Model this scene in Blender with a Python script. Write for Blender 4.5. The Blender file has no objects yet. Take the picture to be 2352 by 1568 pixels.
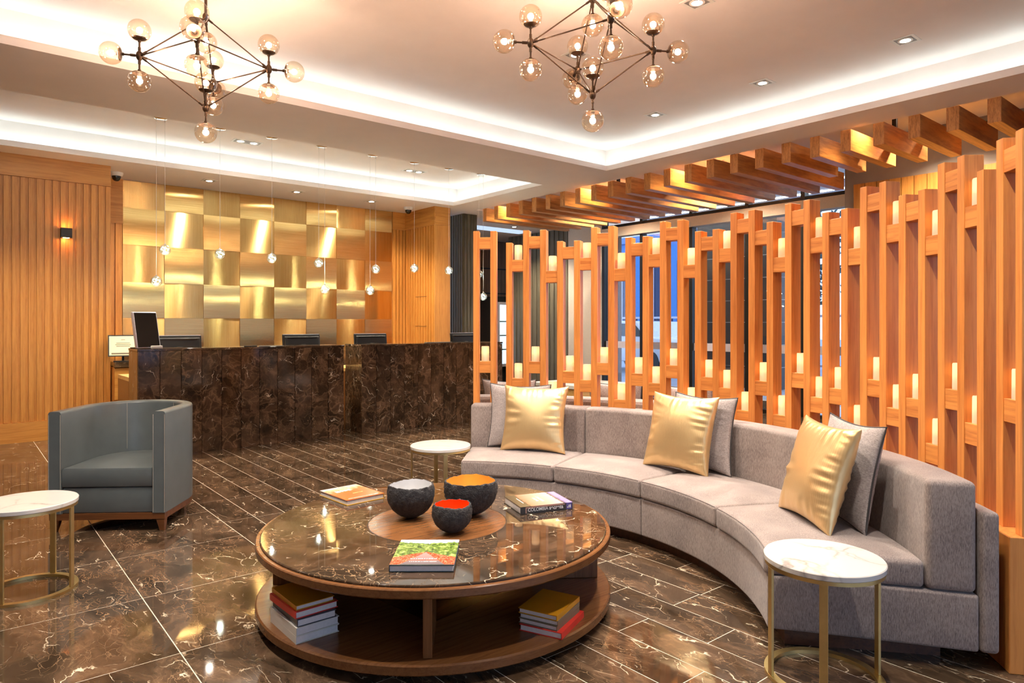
import bpy, bmesh, math, random
from mathutils import Vector, Matrix, Euler
random.seed(7)
R_ = math.radians
PI = math.pi
sc = bpy.context.scene
COL = sc.collection

# ------------------------------------------------------------------ camera, world, exposure
cam_d = bpy.data.cameras.new('camera')
cam_d.sensor_width = 36.0
cam_d.lens = 36.0 * 1560 / 2352
cam_d.shift_y = -39.0 / 2352
cam_d.clip_start = 0.05
cam_d.clip_end = 300
cam = bpy.data.objects.new('camera', cam_d)
COL.objects.link(cam)
cam.location = (0, 0, 1.3)
cam.rotation_euler = (R_(90), 0, R_(-39.5))
sc.camera = cam

world = bpy.data.worlds.new('dusk_sky')
sc.world = world
world.use_nodes = True
wn = world.node_tree
wn.nodes.clear()
wo = wn.nodes.new('ShaderNodeOutputWorld')
bg = wn.nodes.new('ShaderNodeBackground')
bg.inputs[0].default_value = (0.52, 0.68, 1.0, 1)
bg.inputs[1].default_value = 0.66
wn.links.new(bg.outputs[0], wo.inputs[0])

sc.view_settings.view_transform = 'Standard'
sc.view_settings.look = 'None'
sc.view_settings.exposure = 1.86
sc.view_settings.gamma = 1.0
sc.view_settings.use_curve_mapping = False
sc.cycles.use_denoising = True
sc.cycles.use_adaptive_sampling = True
sc.cycles.adaptive_threshold = 0.12
sc.cycles.adaptive_min_samples = 16
sc.cycles.max_bounces = 6
sc.cycles.diffuse_bounces = 3
sc.cycles.glossy_bounces = 4
sc.cycles.transparent_max_bounces = 16
sc.cycles.transmission_bounces = 8
sc.cycles.sample_clamp_indirect = 6.0
sc.cycles.blur_glossy = 0.5
sc.cycles.caustics_reflective = False
sc.cycles.caustics_refractive = False

# light strengths in one place
COVE = 2.9
BULB = 88.0
SPOT = 92.0
WALLSPOT = 65.0
CANDLE = 5.0

# ------------------------------------------------------------------ material helpers
def lin(c):
    return tuple(((x / 255 + 0.055) / 1.055) ** 2.4 if x / 255 > 0.04045 else x / 255 / 12.92 for x in c) + (1.0,)

class NT:
    def __init__(s, name):
        s.m = bpy.data.materials.new(name)
        s.m.use_nodes = True
        s.t = s.m.node_tree
        s.t.nodes.clear()
        s.out = s.n('ShaderNodeOutputMaterial')
    def n(s, typ, **kw):
        nd = s.t.nodes.new(typ)
        for k, v in kw.items():
            setattr(nd, k, v)
        return nd
    def l(s, a, b):
        s.t.links.new(a, b)
    def setv(s, sock, v):
        if hasattr(v, 'is_output') or isinstance(v, bpy.types.NodeSocket):
            s.l(v, sock)
        else:
            sock.default_value = v
    def coord(s, kind='Object', scale=(1, 1, 1), rnd=0.0, island=0.0):
        tc = s.n('ShaderNodeTexCoord')
        src = tc.outputs[kind]
        if rnd:
            oi = s.n('ShaderNodeObjectInfo')
            src = s.vadd(src, s.vscale(oi.outputs['Random'], rnd))
        if island:
            g = s.n('ShaderNodeNewGeometry')
            src = s.vadd(src, s.vscale(g.outputs['Random Per Island'], island))
        mp = s.n('ShaderNodeMapping')
        mp.inputs['Scale'].default_value = scale
        s.l(src, mp.inputs['Vector'])
        return mp.outputs[0]
    def vscale(s, val, k):
        c = s.n('ShaderNodeCombineXYZ')
        m1 = s.n('ShaderNodeMath', operation='MULTIPLY'); s.l(val, m1.inputs[0]); m1.inputs[1].default_value = k
        m2 = s.n('ShaderNodeMath', operation='MULTIPLY'); s.l(val, m2.inputs[0]); m2.inputs[1].default_value = k * 1.73
        s.l(m1.outputs[0], c.inputs[0]); s.l(m2.outputs[0], c.inputs[1]); s.l(m1.outputs[0], c.inputs[2])
        return c.outputs[0]
    def vadd(s, a, b):
        v = s.n('ShaderNodeVectorMath', operation='ADD')
        s.l(a, v.inputs[0]); s.l(b, v.inputs[1])
        return v.outputs[0]
    def noise(s, vec, scale, detail=4, rough=0.55, dist=0.0):
        t = s.n('ShaderNodeTexNoise')
        s.l(vec, t.inputs['Vector'])
        t.inputs['Scale'].default_value = scale
        t.inputs['Detail'].default_value = detail
        t.inputs['Roughness'].default_value = rough
        t.inputs['Distortion'].default_value = dist
        return t.outputs['Fac']
    def ramp(s, fac, stops, interp='LINEAR'):
        r = s.n('ShaderNodeValToRGB')
        r.color_ramp.interpolation = interp
        el = r.color_ramp.elements
        while len(el) < len(stops):
            el.new(0.5)
        for e, (p, c) in zip(el, stops):
            e.position = p
            e.color = c if len(c) == 4 else tuple(c) + (1,)
        s.l(fac, r.inputs[0])
        return r.outputs[0]
    def mix(s, fac, a, b, blend='MIX'):
        m = s.n('ShaderNodeMix', data_type='RGBA', blend_type=blend)
        s.setv(m.inputs[0], fac)
        s.setv(m.inputs[6], a)
        s.setv(m.inputs[7], b)
        return m.outputs[2]
    def math(s, op, a, b=0.0, c=None):
        m = s.n('ShaderNodeMath', operation=op)
        s.setv(m.inputs[0], a); s.setv(m.inputs[1], b)
        if c is not None:
            s.setv(m.inputs[2], c)
        return m.outputs[0]
    def bump(s, h, strength=0.3, dist=0.01):
        b = s.n('ShaderNodeBump')
        b.inputs['Strength'].default_value = strength
        b.inputs['Distance'].default_value = dist
        s.l(h, b.inputs['Height'])
        return b.outputs[0]
    def bsdf(s, color, rough=0.5, metal=0.0, normal=None, **kw):
        p = s.n('ShaderNodeBsdfPrincipled')
        s.setv(p.inputs['Base Color'], color)
        s.setv(p.inputs['Roughness'], rough)
        s.setv(p.inputs['Metallic'], metal)
        if normal is not None:
            s.l(normal, p.inputs['Normal'])
        for k, v in kw.items():
            s.setv(p.inputs[k.replace('_', ' ')], v)
        s.l(p.outputs[0], s.out.inputs[0])
        s.p = p
        return s.m

def plain(name, c, rough=0.5, metal=0.0, noise_amt=0.06, scale=12, **kw):
    t = NT(name)
    v = t.coord()
    n = t.noise(v, scale, 3)
    a = lin(c)
    lo = tuple(x * (1 - noise_amt) for x in a[:3]) + (1,)
    hi = tuple(min(1, x * (1 + noise_amt)) for x in a[:3]) + (1,)
    return t.bsdf(t.ramp(n, [(0.3, lo), (0.7, hi)]), rough, metal, **kw)

def wood(name, light, dark, axis='Z', fine=1.0, rough=0.38, contrast=1.0, rnd=7.0):
    """grain runs along the given local axis"""
    t = NT(name)
    s = {'X': (1.2, 26, 26), 'Y': (26, 1.2, 26), 'Z': (26, 26, 1.2)}[axis]
    s = tuple(x * fine for x in s)
    v = t.coord('Object', s, rnd=rnd)
    n1 = t.noise(v, 1.0, 5, 0.6, 0.6)
    v2 = t.coord('Object', tuple(x * 4 for x in s), rnd=rnd)
    n2 = t.noise(v2, 1.0, 3, 0.7)
    v3 = t.coord('Object', tuple(x * 0.16 for x in s), rnd=rnd)
    n3 = t.noise(v3, 1.0, 2, 0.5)
    g = t.math('ADD', t.math('MULTIPLY', n1, 0.62), t.math('MULTIPLY', n2, 0.38))
    col = t.ramp(g, [(0.36, lin(dark)), (0.56, lin(light))])
    oi = t.n('ShaderNodeObjectInfo')
    k = t.math('MULTIPLY_ADD', oi.outputs['Random'], 0.12, 0.90)
    k2 = t.math('ADD', k, t.math('MULTIPLY', n3, 0.08))
    mul = t.n('ShaderNodeVectorMath', operation='SCALE')
    t.l(col, mul.inputs[0]); t.l(k2, mul.inputs['Scale'])
    return t.bsdf(mul.outputs[0], rough, 0.0, t.bump(g, 0.12 * contrast, 0.004))

def wood_beam(name, light, dark, axis, rough):
    t = NT(name)
    v = t.coord('Object', (1.6, 60, 9), rnd=7.0)
    g = t.noise(v, 1.0, 4, 0.6, 0.3)
    g2 = t.noise(t.coord('Object', (5, 150, 40), rnd=7.0), 1.0, 3, 0.6)
    q = t.math('ADD', t.math('MULTIPLY', g, 0.6), t.math('MULTIPLY', g2, 0.4))
    return t.bsdf(t.ramp(q, [(0.36, lin(dark)), (0.58, lin(light))]), rough)

def marble_dark(name, scale=1.0, rough=0.06, rnd=0.0, island=0.0, stretch=(1, 1, 1), vein=1.0, bright=1.0, cells=0.5):
    t = NT(name)
    v = t.coord('Object', tuple(scale * x for x in stretch), rnd=rnd, island=island)
    warp = t.n('ShaderNodeTexNoise')
    t.l(v, warp.inputs['Vector']); warp.inputs['Scale'].default_value = 3.0; warp.inputs['Detail'].default_value = 5
    wv = t.n('ShaderNodeVectorMath', operation='SCALE'); t.l(warp.outputs['Color'], wv.inputs[0]); wv.inputs['Scale'].default_value = 0.55
    pv = t.vadd(v, wv.outputs[0])
    base = t.noise(pv, 3.2, 7, 0.62, 0.8)
    B = bright
    col = t.ramp(base, [(0.28, lin((34 * B, 26 * B, 19 * B))), (0.45, lin((60 * B, 46 * B, 34 * B))),
                        (0.60, lin((84 * B, 64 * B, 48 * B))), (0.80, lin((122 * B, 96 * B, 72 * B)))])
    vo = t.n('ShaderNodeTexVoronoi', feature='DISTANCE_TO_EDGE')
    t.l(pv, vo.inputs['Vector']); vo.inputs['Scale'].default_value = 5.5
    vo2 = t.n('ShaderNodeTexVoronoi', feature='DISTANCE_TO_EDGE')
    t.l(pv, vo2.inputs['Vector']); vo2.inputs['Scale'].default_value = 15.0
    v1 = t.ramp(vo.outputs['Distance'], [(0.0, (1, 1, 1)), (0.020, (0, 0, 0))])
    v2 = t.ramp(vo2.outputs['Distance'], [(0.0, (1, 1, 1)), (0.03, (0, 0, 0))])
    mk1 = t.ramp(t.noise(v, 7.0, 3, 0.6), [(0.53, (0, 0, 0)), (0.66, (1, 1, 1))])
    mk2 = t.ramp(t.noise(v, 4.1, 2), [(0.48, (0, 0, 0)), (0.64, (1, 1, 1))])
    vc = t.n('ShaderNodeTexVoronoi', feature='F1')
    t.l(pv, vc.inputs['Vector']); vc.inputs['Scale'].default_value = 9.0
    ve_ = t.n('ShaderNodeTexVoronoi', feature='DISTANCE_TO_EDGE')
    t.l(pv, ve_.inputs['Vector']); ve_.inputs['Scale'].default_value = 9.0
    sep = t.n('ShaderNodeSeparateColor'); t.l(vc.outputs['Color'], sep.inputs[0])
    k = t.math('MULTIPLY_ADD', sep.outputs[0], 0.9 * cells, 1.0 - 0.45 * cells)
    ve = t.math('MULTIPLY', t.ramp(ve_.outputs['Distance'], [(0.0, (1, 1, 1)), (0.035, (0.35, 0.35, 0.35)), (0.14, (0, 0, 0))]),
                t.ramp(t.noise(v, 3.3, 3), [(0.42, (0, 0, 0)), (0.62, (1, 1, 1))]))
    sc_ = t.n('ShaderNodeVectorMath', operation='SCALE'); t.l(col, sc_.inputs[0]); t.l(k, sc_.inputs['Scale'])
    col = t.mix(t.math('MULTIPLY', ve, 0.75 * cells), sc_.outputs[0], lin((150 * B, 118 * B, 90 * B)))
    f1 = t.math('MULTIPLY', v1, t.math('MULTIPLY', mk1, 0.9 * vein))
    f2 = t.math('MULTIPLY', v2, t.math('MULTIPLY', mk2, 0.55 * vein))
    col = t.mix(f2, col, lin((168, 134, 100)))
    col = t.mix(f1, col, lin((232, 212, 182)))
    return t.bsdf(col, rough, 0.0)

def marble_white(name):
    t = NT(name)
    v = t.coord('Object', (1, 1, 1), rnd=9.0)
    warp = t.n('ShaderNodeTexNoise')
    t.l(v, warp.inputs['Vector']); warp.inputs['Scale'].default_value = 2.5; warp.inputs['Detail'].default_value = 5
    wv = t.n('ShaderNodeVectorMath', operation='SCALE'); t.l(warp.outputs['Color'], wv.inputs[0]); wv.inputs['Scale'].default_value = 0.5
    pv = t.vadd(v, wv.outputs[0])
    vo = t.n('ShaderNodeTexVoronoi', feature='DISTANCE_TO_EDGE')
    t.l(pv, vo.inputs['Vector']); vo.inputs['Scale'].default_value = 3.4
    f = t.ramp(vo.outputs['Distance'], [(0.0, (0.8, 0.8, 0.8)), (0.03, (0.12, 0.12, 0.12)), (0.13, (0, 0, 0))])
    mk = t.ramp(t.noise(v, 3.0, 3), [(0.45, (0, 0, 0)), (0.62, (1, 1, 1))])
    col = t.mix(t.math('MULTIPLY', f, mk), lin((222, 214, 204)), lin((136, 128, 124)))
    cl = t.noise(v, 5, 4)
    col = t.mix(t.math('MULTIPLY', t.ramp(cl, [(0.45, (0, 0, 0)), (0.75, (1, 1, 1))]), 0.25), col, lin((196, 190, 186)))
    return t.bsdf(col, 0.08)

def fabric(name, c, c2, s=(260, 260, 60), rough=0.9, bump=0.25, sheen=0.25):
    t = NT(name)
    v = t.coord('Object', s, rnd=3.0)
    n = t.noise(v, 1.0, 3, 0.7)
    v2 = t.coord('Object', (6, 6, 6), rnd=3.0)
    n2 = t.noise(v2, 1.0, 3)
    g = t.math('ADD', t.math('MULTIPLY', n, 0.75), t.math('MULTIPLY', n2, 0.25))
    col = t.ramp(g, [(0.36, lin(c2)), (0.60, lin(c))])
    return t.bsdf(col, rough, 0.0, t.bump(n, bump, 0.003), Sheen_Weight=sheen)

def emit(name, c, strength):
    t = NT(name)
    e = t.n('ShaderNodeEmission')
    e.inputs[0].default_value = tuple(c) + (1,)
    e.inputs[1].default_value = strength
    t.l(e.outputs[0], t.out.inputs[0])
    return t.m

def thin_glass(name, tint, refl=0.9, rough=0.02, base=0.05, milky=0.0):
    t = NT(name)
    tr = t.n('ShaderNodeBsdfTransparent'); tr.inputs[0].default_value = tuple(tint) + (1,)
    gl = t.n('ShaderNodeBsdfGlossy'); gl.inputs['Roughness'].default_value = rough
    lw = t.n('ShaderNodeLayerWeight'); lw.inputs[0].default_value = 0.35
    f = t.math('MULTIPLY_ADD', lw.outputs['Facing'], refl * 0.5, base)
    mx = t.n('ShaderNodeMixShader'); t.l(f, mx.inputs[0]); t.l(tr.outputs[0], mx.inputs[1]); t.l(gl.outputs[0], mx.inputs[2])
    last = mx.outputs[0]
    if milky:
        tl = t.n('ShaderNodeBsdfTranslucent'); tl.inputs[0].default_value = tuple(tint) + (1,)
        m2 = t.n('ShaderNodeMixShader'); m2.inputs[0].default_value = milky
        t.l(last, m2.inputs[1]); t.l(tl.outputs[0], m2.inputs[2]); last = m2.outputs[0]
    t.l(last, t.out.inputs[0])
    return t.m

# ------------------------------------------------------------------ materials
M = {}
M['ceil'] = plain('ceiling_paint', (244, 234, 229), 0.85, noise_amt=0.02, scale=3)
M['wall'] = plain('wall_paint', (206, 190, 172), 0.8, noise_amt=0.03, scale=2)
M['cream'] = fabric('cream_wallpaper', (226, 214, 196), (214, 202, 184), (60, 60, 160), 0.8, 0.1, 0.0)
M['concrete'] = plain('grey_plaster', (158, 148, 138), 0.8, noise_amt=0.10, scale=4)
OAK_L, OAK_D = (214, 150, 72), (182, 114, 46)
M['oakZ'] = wood('oak_vertical', OAK_L, (192, 124, 54), 'Z', fine=1.7)
M['oakX'] = wood('oak_along_x', OAK_L, (190, 122, 52), 'X', fine=1.5)
M['oakY'] = wood('oak_along_y', OAK_L, OAK_D, 'Y')
M['scrZ'] = wood('screen_oak_vertical', (236, 156, 80), (206, 122, 54), 'Z', rough=0.42)
M['scrX'] = wood('screen_oak_along', (236, 156, 80), (196, 112, 50), 'X', rough=0.42)
M['slatX'] = wood_beam('canopy_oak', (220, 156, 88), (168, 106, 52), 'X', rough=0.4)
M['walX'] = wood('walnut_x', (124, 80, 46), (104, 65, 36), 'X', rough=0.2, fine=2.6, contrast=0.3)
M['walZ'] = wood('walnut_z', (124, 80, 46), (104, 65, 36), 'Z', rough=0.25, fine=2.6, contrast=0.3)
M['brownZ'] = wood('brown_veneer', (130, 96, 66), (100, 72, 48), 'Z', rough=0.5)
M['taupe'] = wood('taupe_fluting', (116, 108, 87), (84, 78, 62), 'Z', rough=0.6, fine=0.6)
M['lightwood'] = wood('pale_wood', (222, 178, 110), (190, 140, 78), 'X', rough=0.4)
M['tile'] = marble_dark('emperador_tile', 1.0, 0.05, rnd=40.0, stretch=(1.5, 0.75, 1), bright=1.12, vein=1.5, cells=0.3)
M['tile_stuff'] = marble_dark('emperador_tile_far', 1.0, 0.05, island=40.0, stretch=(1.5, 0.75, 1), bright=1.12, vein=1.5, cells=0.3)
M['slab'] = marble_dark('emperador_slab', 1.0, 0.08, rnd=31.0, bright=1.05, vein=1.3, cells=0.9)
M['tabletop'] = marble_dark('emperador_tabletop', 1.15, 0.03, rnd=5.0, bright=0.95, vein=1.8, cells=0.3)
M['grout'] = plain('grout', (214, 202, 182), 0.8)
M['white_marble'] = marble_white('white_marble')
M['brass'] = plain('satin_brass', (220, 194, 132), 0.38, 1.0, 0.05, 30)
M['bronze'] = plain('dark_bronze', (96, 76, 60), 0.4, 0.9, 0.08, 30)
M['bronze_mirror'] = plain('bronze_mirror', (110, 92, 66), 0.08, 1.0, 0.03, 6)
M['chrome'] = plain('chrome', (215, 215, 212), 0.15, 1.0, 0.02)
M['black'] = plain('black_plastic', (20, 19, 18), 0.5)
M['black_metal'] = plain('black_metal', (38, 36, 34), 0.4, 0.3)
M['screen_black'] = plain('dark_screen', (14, 13, 12), 0.08)
M['silver'] = plain('silver_plastic', (190, 186, 196), 0.3, 0.4, 0.02)
M['whitep'] = plain('white_paint', (236, 232, 226), 0.5, noise_amt=0.02)
M['greyp'] = plain('grey_inner', (120, 116, 112), 0.5)
M['recess_grey'] = plain('lamp_recess', (150, 146, 142), 0.5)
M['paper'] = plain('page_edges', (226, 218, 214), 0.8, noise_amt=0.05, scale=90)
M['sofa'] = fabric('sofa_fabric', (170, 152, 142), (114, 99, 95), (300, 300, 60), bump=0.4)
M['greypillow'] = fabric('grey_cushion_fabric', (188, 174, 168), (138, 126, 122), (90, 90, 300))
M['seam'] = fabric('sofa_seam', (128, 112, 106), (88, 76, 74))
M['piping'] = plain('dark_piping', (70, 66, 66), 0.7)
M['leather'] = plain('blue_grey_leather', (94, 99, 98), 0.32, noise_amt=0.08, scale=8)
M['stitch'] = plain('pale_stitching', (176, 166, 150), 0.7)
M['plinth'] = wood('plinth_wood', (92, 52, 30), (60, 32, 18), 'X', rough=0.4)
M['chairwood'] = wood('chair_wood', (112, 66, 34), (76, 42, 20), 'X', rough=0.35)
M['bulb'] = emit('warm_bulb', (1.0, 0.74, 0.58), BULB)
M['led'] = emit('cove_led', (0.80, 1.0, 1.0), COVE)
M['lamp_face'] = emit('downlight_lamp', (1.0, 0.90, 0.76), 40.0)
M['crystal_core'] = emit('pendant_led', (0.98, 1.0, 0.86), 150.0)
M['flame'] = emit('candle_led', (1.0, 0.62, 0.26), 4.0)
M['globe'] = thin_glass('amber_glass', (1.0, 0.92, 0.80), 0.9, 0.02, 0.06, 0.0)
M['crystal'] = thin_glass('clear_crystal', (0.86, 0.97, 0.92), 1.8, 0.03, 0.10, 0.006)
M['pane'] = thin_glass('window_glass', (0.93, 0.96, 0.97), 0.35, 0.01, 0.03)
M['smoked'] = plain('smoked_dome', (24, 22, 20), 0.06)

def wax():
    t = NT('candle_wax')
    d = t.n('ShaderNodeBsdfDiffuse'); d.inputs[0].default_value = lin((244, 232, 216))
    tl = t.n('ShaderNodeBsdfTranslucent'); tl.inputs[0].default_value = lin((255, 234, 200))
    mx = t.n('ShaderNodeMixShader'); mx.inputs[0].default_value = 0.5
    t.l(d.outputs[0], mx.inputs[1]); t.l(tl.outputs[0], mx.inputs[2])
    e = t.n('ShaderNodeEmission'); e.inputs[0].default_value = (1.0, 0.74, 0.46, 1); e.inputs[1].default_value = 0.03
    ad = t.n('ShaderNodeAddShader'); t.l(mx.outputs[0], ad.inputs[0]); t.l(e.outputs[0], ad.inputs[1])
    t.l(ad.outputs[0], t.out.inputs[0])
    return t.m
M['wax'] = wax()

def gold_panel(name, rot):
    t = NT(name)
    v = t.coord('Object', (2, 2, 160) if rot == 0 else (160, 2, 2), rnd=11.0)
    n = t.noise(v, 1.0, 3, 0.6)
    col = t.ramp(n, [(0.3, lin((222, 180, 110))), (0.7, lin((240, 204, 138)))])
    m = t.bsdf(col, 0.22, 1.0, t.bump(n, 0.02, 0.001), Anisotropic=1.0, Anisotropic_Rotation=rot)
    tg = t.n('ShaderNodeTangent', direction_type='UV_MAP', uv_map='uv')
    t.l(tg.outputs[0], t.p.inputs['Tangent'])
    return m
M['goldA'] = gold_panel('brushed_brass_horizontal', 0.0)
M['goldB'] = gold_panel('brushed_brass_vertical', 0.25)

def gold_fabric():
    t = NT('gold_lame_fabric')
    v = t.coord('Object', (1, 1, 1))
    w = t.n('ShaderNodeTexWave', wave_type='BANDS', bands_direction='X')
    t.l(v, w.inputs['Vector']); w.inputs['Scale'].default_value = 30; w.inputs['Distortion'].default_value = 0.3
    n = t.noise(v, 140, 2)
    col = t.mix(t.math('MULTIPLY', w.outputs['Fac'], 0.35), lin((242, 208, 152)), lin((224, 184, 126)))
    return t.bsdf(col, t.math('MULTIPLY_ADD', n, 0.1, 0.30), 0.7, t.bump(w.outputs['Fac'], 0.08, 0.002))
M['gold_fabric'] = gold_fabric()

def clay():
    t = NT('rough_black_clay')
    v = t.coord('Object')
    n = t.noise(v, 60, 5, 0.6)
    n2 = t.noise(v, 170, 3, 0.6)
    col = t.ramp(n, [(0.3, lin((30, 28, 30))), (0.7, lin((66, 60, 58)))])
    return t.bsdf(col, 0.75, 0.0, t.bump(t.math('ADD', n, t.math('MULTIPLY', n2, 0.4)), 0.9, 0.012))
M['clay'] = clay()

# ------------------------------------------------------------------ mesh builder
class MB:
    def __init__(s):
        s.v = []; s.f = []
    def add(s, verts, faces):
        o = len(s.v)
        s.v += [tuple(p) for p in verts]
        s.f += [tuple(i + o for i in q) for q in faces]
        return s
    def box(s, x0, x1, y0, y1, z0, z1):
        v = [(x, y, z) for z in (z0, z1) for y in (y0, y1) for x in (x0, x1)]
        return s.add(v, [(0, 2, 3, 1), (4, 5, 7, 6), (0, 1, 5, 4), (2, 6, 7, 3), (0, 4, 6, 2), (1, 3, 7, 5)])
    def prism(s, pts, z0, z1):
        n = len(pts)
        v = [(x, y, z0) for x, y in pts] + [(x, y, z1) for x, y in pts]
        f = [tuple(range(n))[::-1], tuple(range(n, 2 * n))]
        f += [(i, (i + 1) % n, n + (i + 1) % n, n + i) for i in range(n)]
        return s.add(v, f)
    def frustum(s, bot, top):
        n = len(bot)
        f = [tuple(range(n))[::-1], tuple(range(n, 2 * n))]
        f += [(i, (i + 1) % n, n + (i + 1) % n, n + i) for i in range(n)]
        return s.add(list(bot) + list(top), f)
    def cyl(s, a, b, r0, r1=None, n=16):
        r1 = r0 if r1 is None else r1
        a = Vector(a); b = Vector(b); d = (b - a).normalized()
        u = d.orthogonal().normalized(); w = d.cross(u)
        bot = [a + u * (r0 * math.cos(2 * PI * i / n)) + w * (r0 * math.sin(2 * PI * i / n)) for i in range(n)]
        top = [b + u * (r1 * math.cos(2 * PI * i / n)) + w * (r1 * math.sin(2 * PI * i / n)) for i in range(n)]
        return s.frustum(bot, top)
    def lathe(s, prof, n=32, c=(0, 0, 0), closed=False, d=(0, 0, 1), jit=None):
        """profile of (r, z) spun about axis d through c"""
        d = Vector(d).normalized(); c = Vector(c)
        u = Vector((1, 0, 0)) if abs(d.z) > 0.99 else d.orthogonal().normalized(); w = d.cross(u)
        v = []
        for j, (r, z) in enumerate(prof):
            for i in range(n):
                t = 2 * PI * i / n
                dz = jit(j, t) if jit else 0
                v.append(c + d * (z + dz) + u * (r * math.cos(t)) + w * (r * math.sin(t)))
        f = []
        m = len(prof)
        for j in range(m - 1 if not closed else m):
            k = (j + 1) % m
            for i in range(n):
                i2 = (i + 1) % n
                f.append((j * n + i, j * n + i2, k * n + i2, k * n + i))
        s.add(v, f)
        if not closed:
            o = len(s.v) - len(v)
            if prof[0][0] > 1e-6: s.f.append(tuple(o + i for i in range(n))[::-1])
            if prof[-1][0] > 1e-6: s.f.append(tuple(o + (m - 1) * n + i for i in range(n)))
        return s
    def sphere(s, c, r, nu=20, nv=12, sq=(1, 1, 1)):
        prof = [(max(r * math.sin(PI * j / nv), 1e-5), -r * math.cos(PI * j / nv)) for j in range(nv + 1)]
        b = MB().lathe(prof, nu)
        return s.add([(c[0] + p[0] * sq[0], c[1] + p[1] * sq[1], c[2] + p[2] * sq[2]) for p in b.v], b.f)
    def arc(s, C, r0, r1, a0, a1, z0, z1, n=24):
        """ring sector; angles in degrees; r0/r1 may be functions of the angle"""
        fr = lambda r, a: r(a) if callable(r) else r
        v = []
        for i in range(n + 1):
            a = a0 + (a1 - a0) * i / n
            c_, s_ = math.cos(R_(a)), math.sin(R_(a))
            for rr, z in ((r0, z0), (r1, z0), (r1, z1), (r0, z1)):
                r = fr(rr, a)
                v.append((C[0] + r * c_, C[1] + r * s_, z))
        f = []
        for i in range(n):
            for k in range(4):
                k2 = (k + 1) % 4
                f.append((i * 4 + k, (i + 1) * 4 + k, (i + 1) * 4 + k2, i * 4 + k2))
        f.append((0, 1, 2, 3)); f.append((n * 4 + 3, n * 4 + 2, n * 4 + 1, n * 4))
        return s.add(v, f)
    def tube(s, pts, r, n=8, closed=False):
        pts = [Vector(p) for p in pts]
        m = len(pts)
        v = []
        up = Vector((0.13, 0.21, 0.97))
        for i, p in enumerate(pts):
            if closed:
                d = pts[(i + 1) % m] - pts[i - 1]
            else:
                d = pts[min(i + 1, m - 1)] - pts[max(i - 1, 0)]
            d.normalize()
            u = d.cross(up)
            if u.length < 1e-4: u = d.orthogonal()
            u.normalize(); w = d.cross(u)
            v += [p + u * (r * math.cos(2 * PI * k / n)) + w * (r * math.sin(2 * PI * k / n)) for k in range(n)]
        f = []
        for i in range(m if closed else m - 1):
            j = (i + 1) % m
            f += [(i * n + k, i * n + (k + 1) % n, j * n + (k + 1) % n, j * n + k) for k in range(n)]
        if not closed:
            f.append(tuple(range(n))[::-1]); f.append(tuple((m - 1) * n + k for k in range(n)))
        return s.add(v, f)
    def rbox(s, h, rad, nseg=(4, 4, 4), fn=None):
        """box with rounded edges, half sizes h, mapped through fn"""
        def ax(hh, n):
            k = 4
            e = [(-hh + rad * (1 - math.cos(PI / 2 * i / k))) for i in range(k)] if rad < hh else []
            e = [-hh + rad * i / k for i in range(k)]
            mid = [-(hh - rad) + 2 * (hh - rad) * i / n for i in range(n + 1)]
            return e + mid + [-q for q in reversed(e)]
        A = [ax(h[i], nseg[i]) for i in range(3)]
        idx = {}
        V = []; F = []
        def vid(p):
            key = tuple(round(q, 6) for q in p)
            if key not in idx:
                c = [max(-(h[i] - rad), min(h[i] - rad, p[i])) for i in range(3)]
                d = Vector([p[i] - c[i] for i in range(3)])
                if d.length > 1e-9: d = d.normalized() * rad
                q = (c[0] + d.x, c[1] + d.y, c[2] + d.z)
                idx[key] = len(V); V.append(fn(*q) if fn else q)
            return idx[key]
        for a in range(3):
            b, c = [(1, 2), (2, 0), (0, 1)][a]
            for sgn in (-1, 1):
                for i in range(len(A[b]) - 1):
                    for j in range(len(A[c]) - 1):
                        q = []
                        for (ii, jj) in ((i, j), (i + 1, j), (i + 1, j + 1), (i, j + 1)):
                            p = [0, 0, 0]; p[a] = sgn * h[a]; p[b] = A[b][ii]; p[c] = A[c][jj]
                            q.append(vid(p))
                        if len(set(q)) < 3: continue
                        F.append(tuple(q) if sgn > 0 else tuple(q[::-1]))
        return s.add(V, F)
    def mesh(s, name, bevel=0.0, smooth=None, seg=2):
        me = bpy.data.meshes.new(name)
        me.from_pydata(s.v, [], s.f)
        bm = bmesh.new(); bm.from_mesh(me)
        bmesh.ops.recalc_face_normals(bm, faces=bm.faces)
        if bevel:
            ed = [e for e in bm.edges if len(e.link_faces) == 2 and e.calc_face_angle(0) > 0.6]
            bmesh.ops.bevel(bm, geom=ed, offset=bevel, segments=seg, affect='EDGES', profile=0.5, clamp_overlap=True)
        bm.to_mesh(me); bm.free()
        if smooth is not None:
            me.polygons.foreach_set('use_smooth', [True] * len(me.polygons))
            me.set_sharp_from_angle(angle=R_(smooth))
        me.update()
        return me
    def build(s, name, mat, parent=None, bevel=0.0, smooth=None, seg=2, loc=None, rot=None):
        me = s.mesh(name, bevel, smooth, seg)
        me.materials.append(M[mat] if isinstance(mat, str) else mat)
        return link(name, me, parent, loc, rot)

def link(name, me, parent=None, loc=None, rot=None):
    o = bpy.data.objects.new(name, me)
    COL.objects.link(o)
    if parent is not None: o.parent = parent
    if loc is not None: o.location = loc
    if rot is not None: o.rotation_euler = rot
    return o

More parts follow.
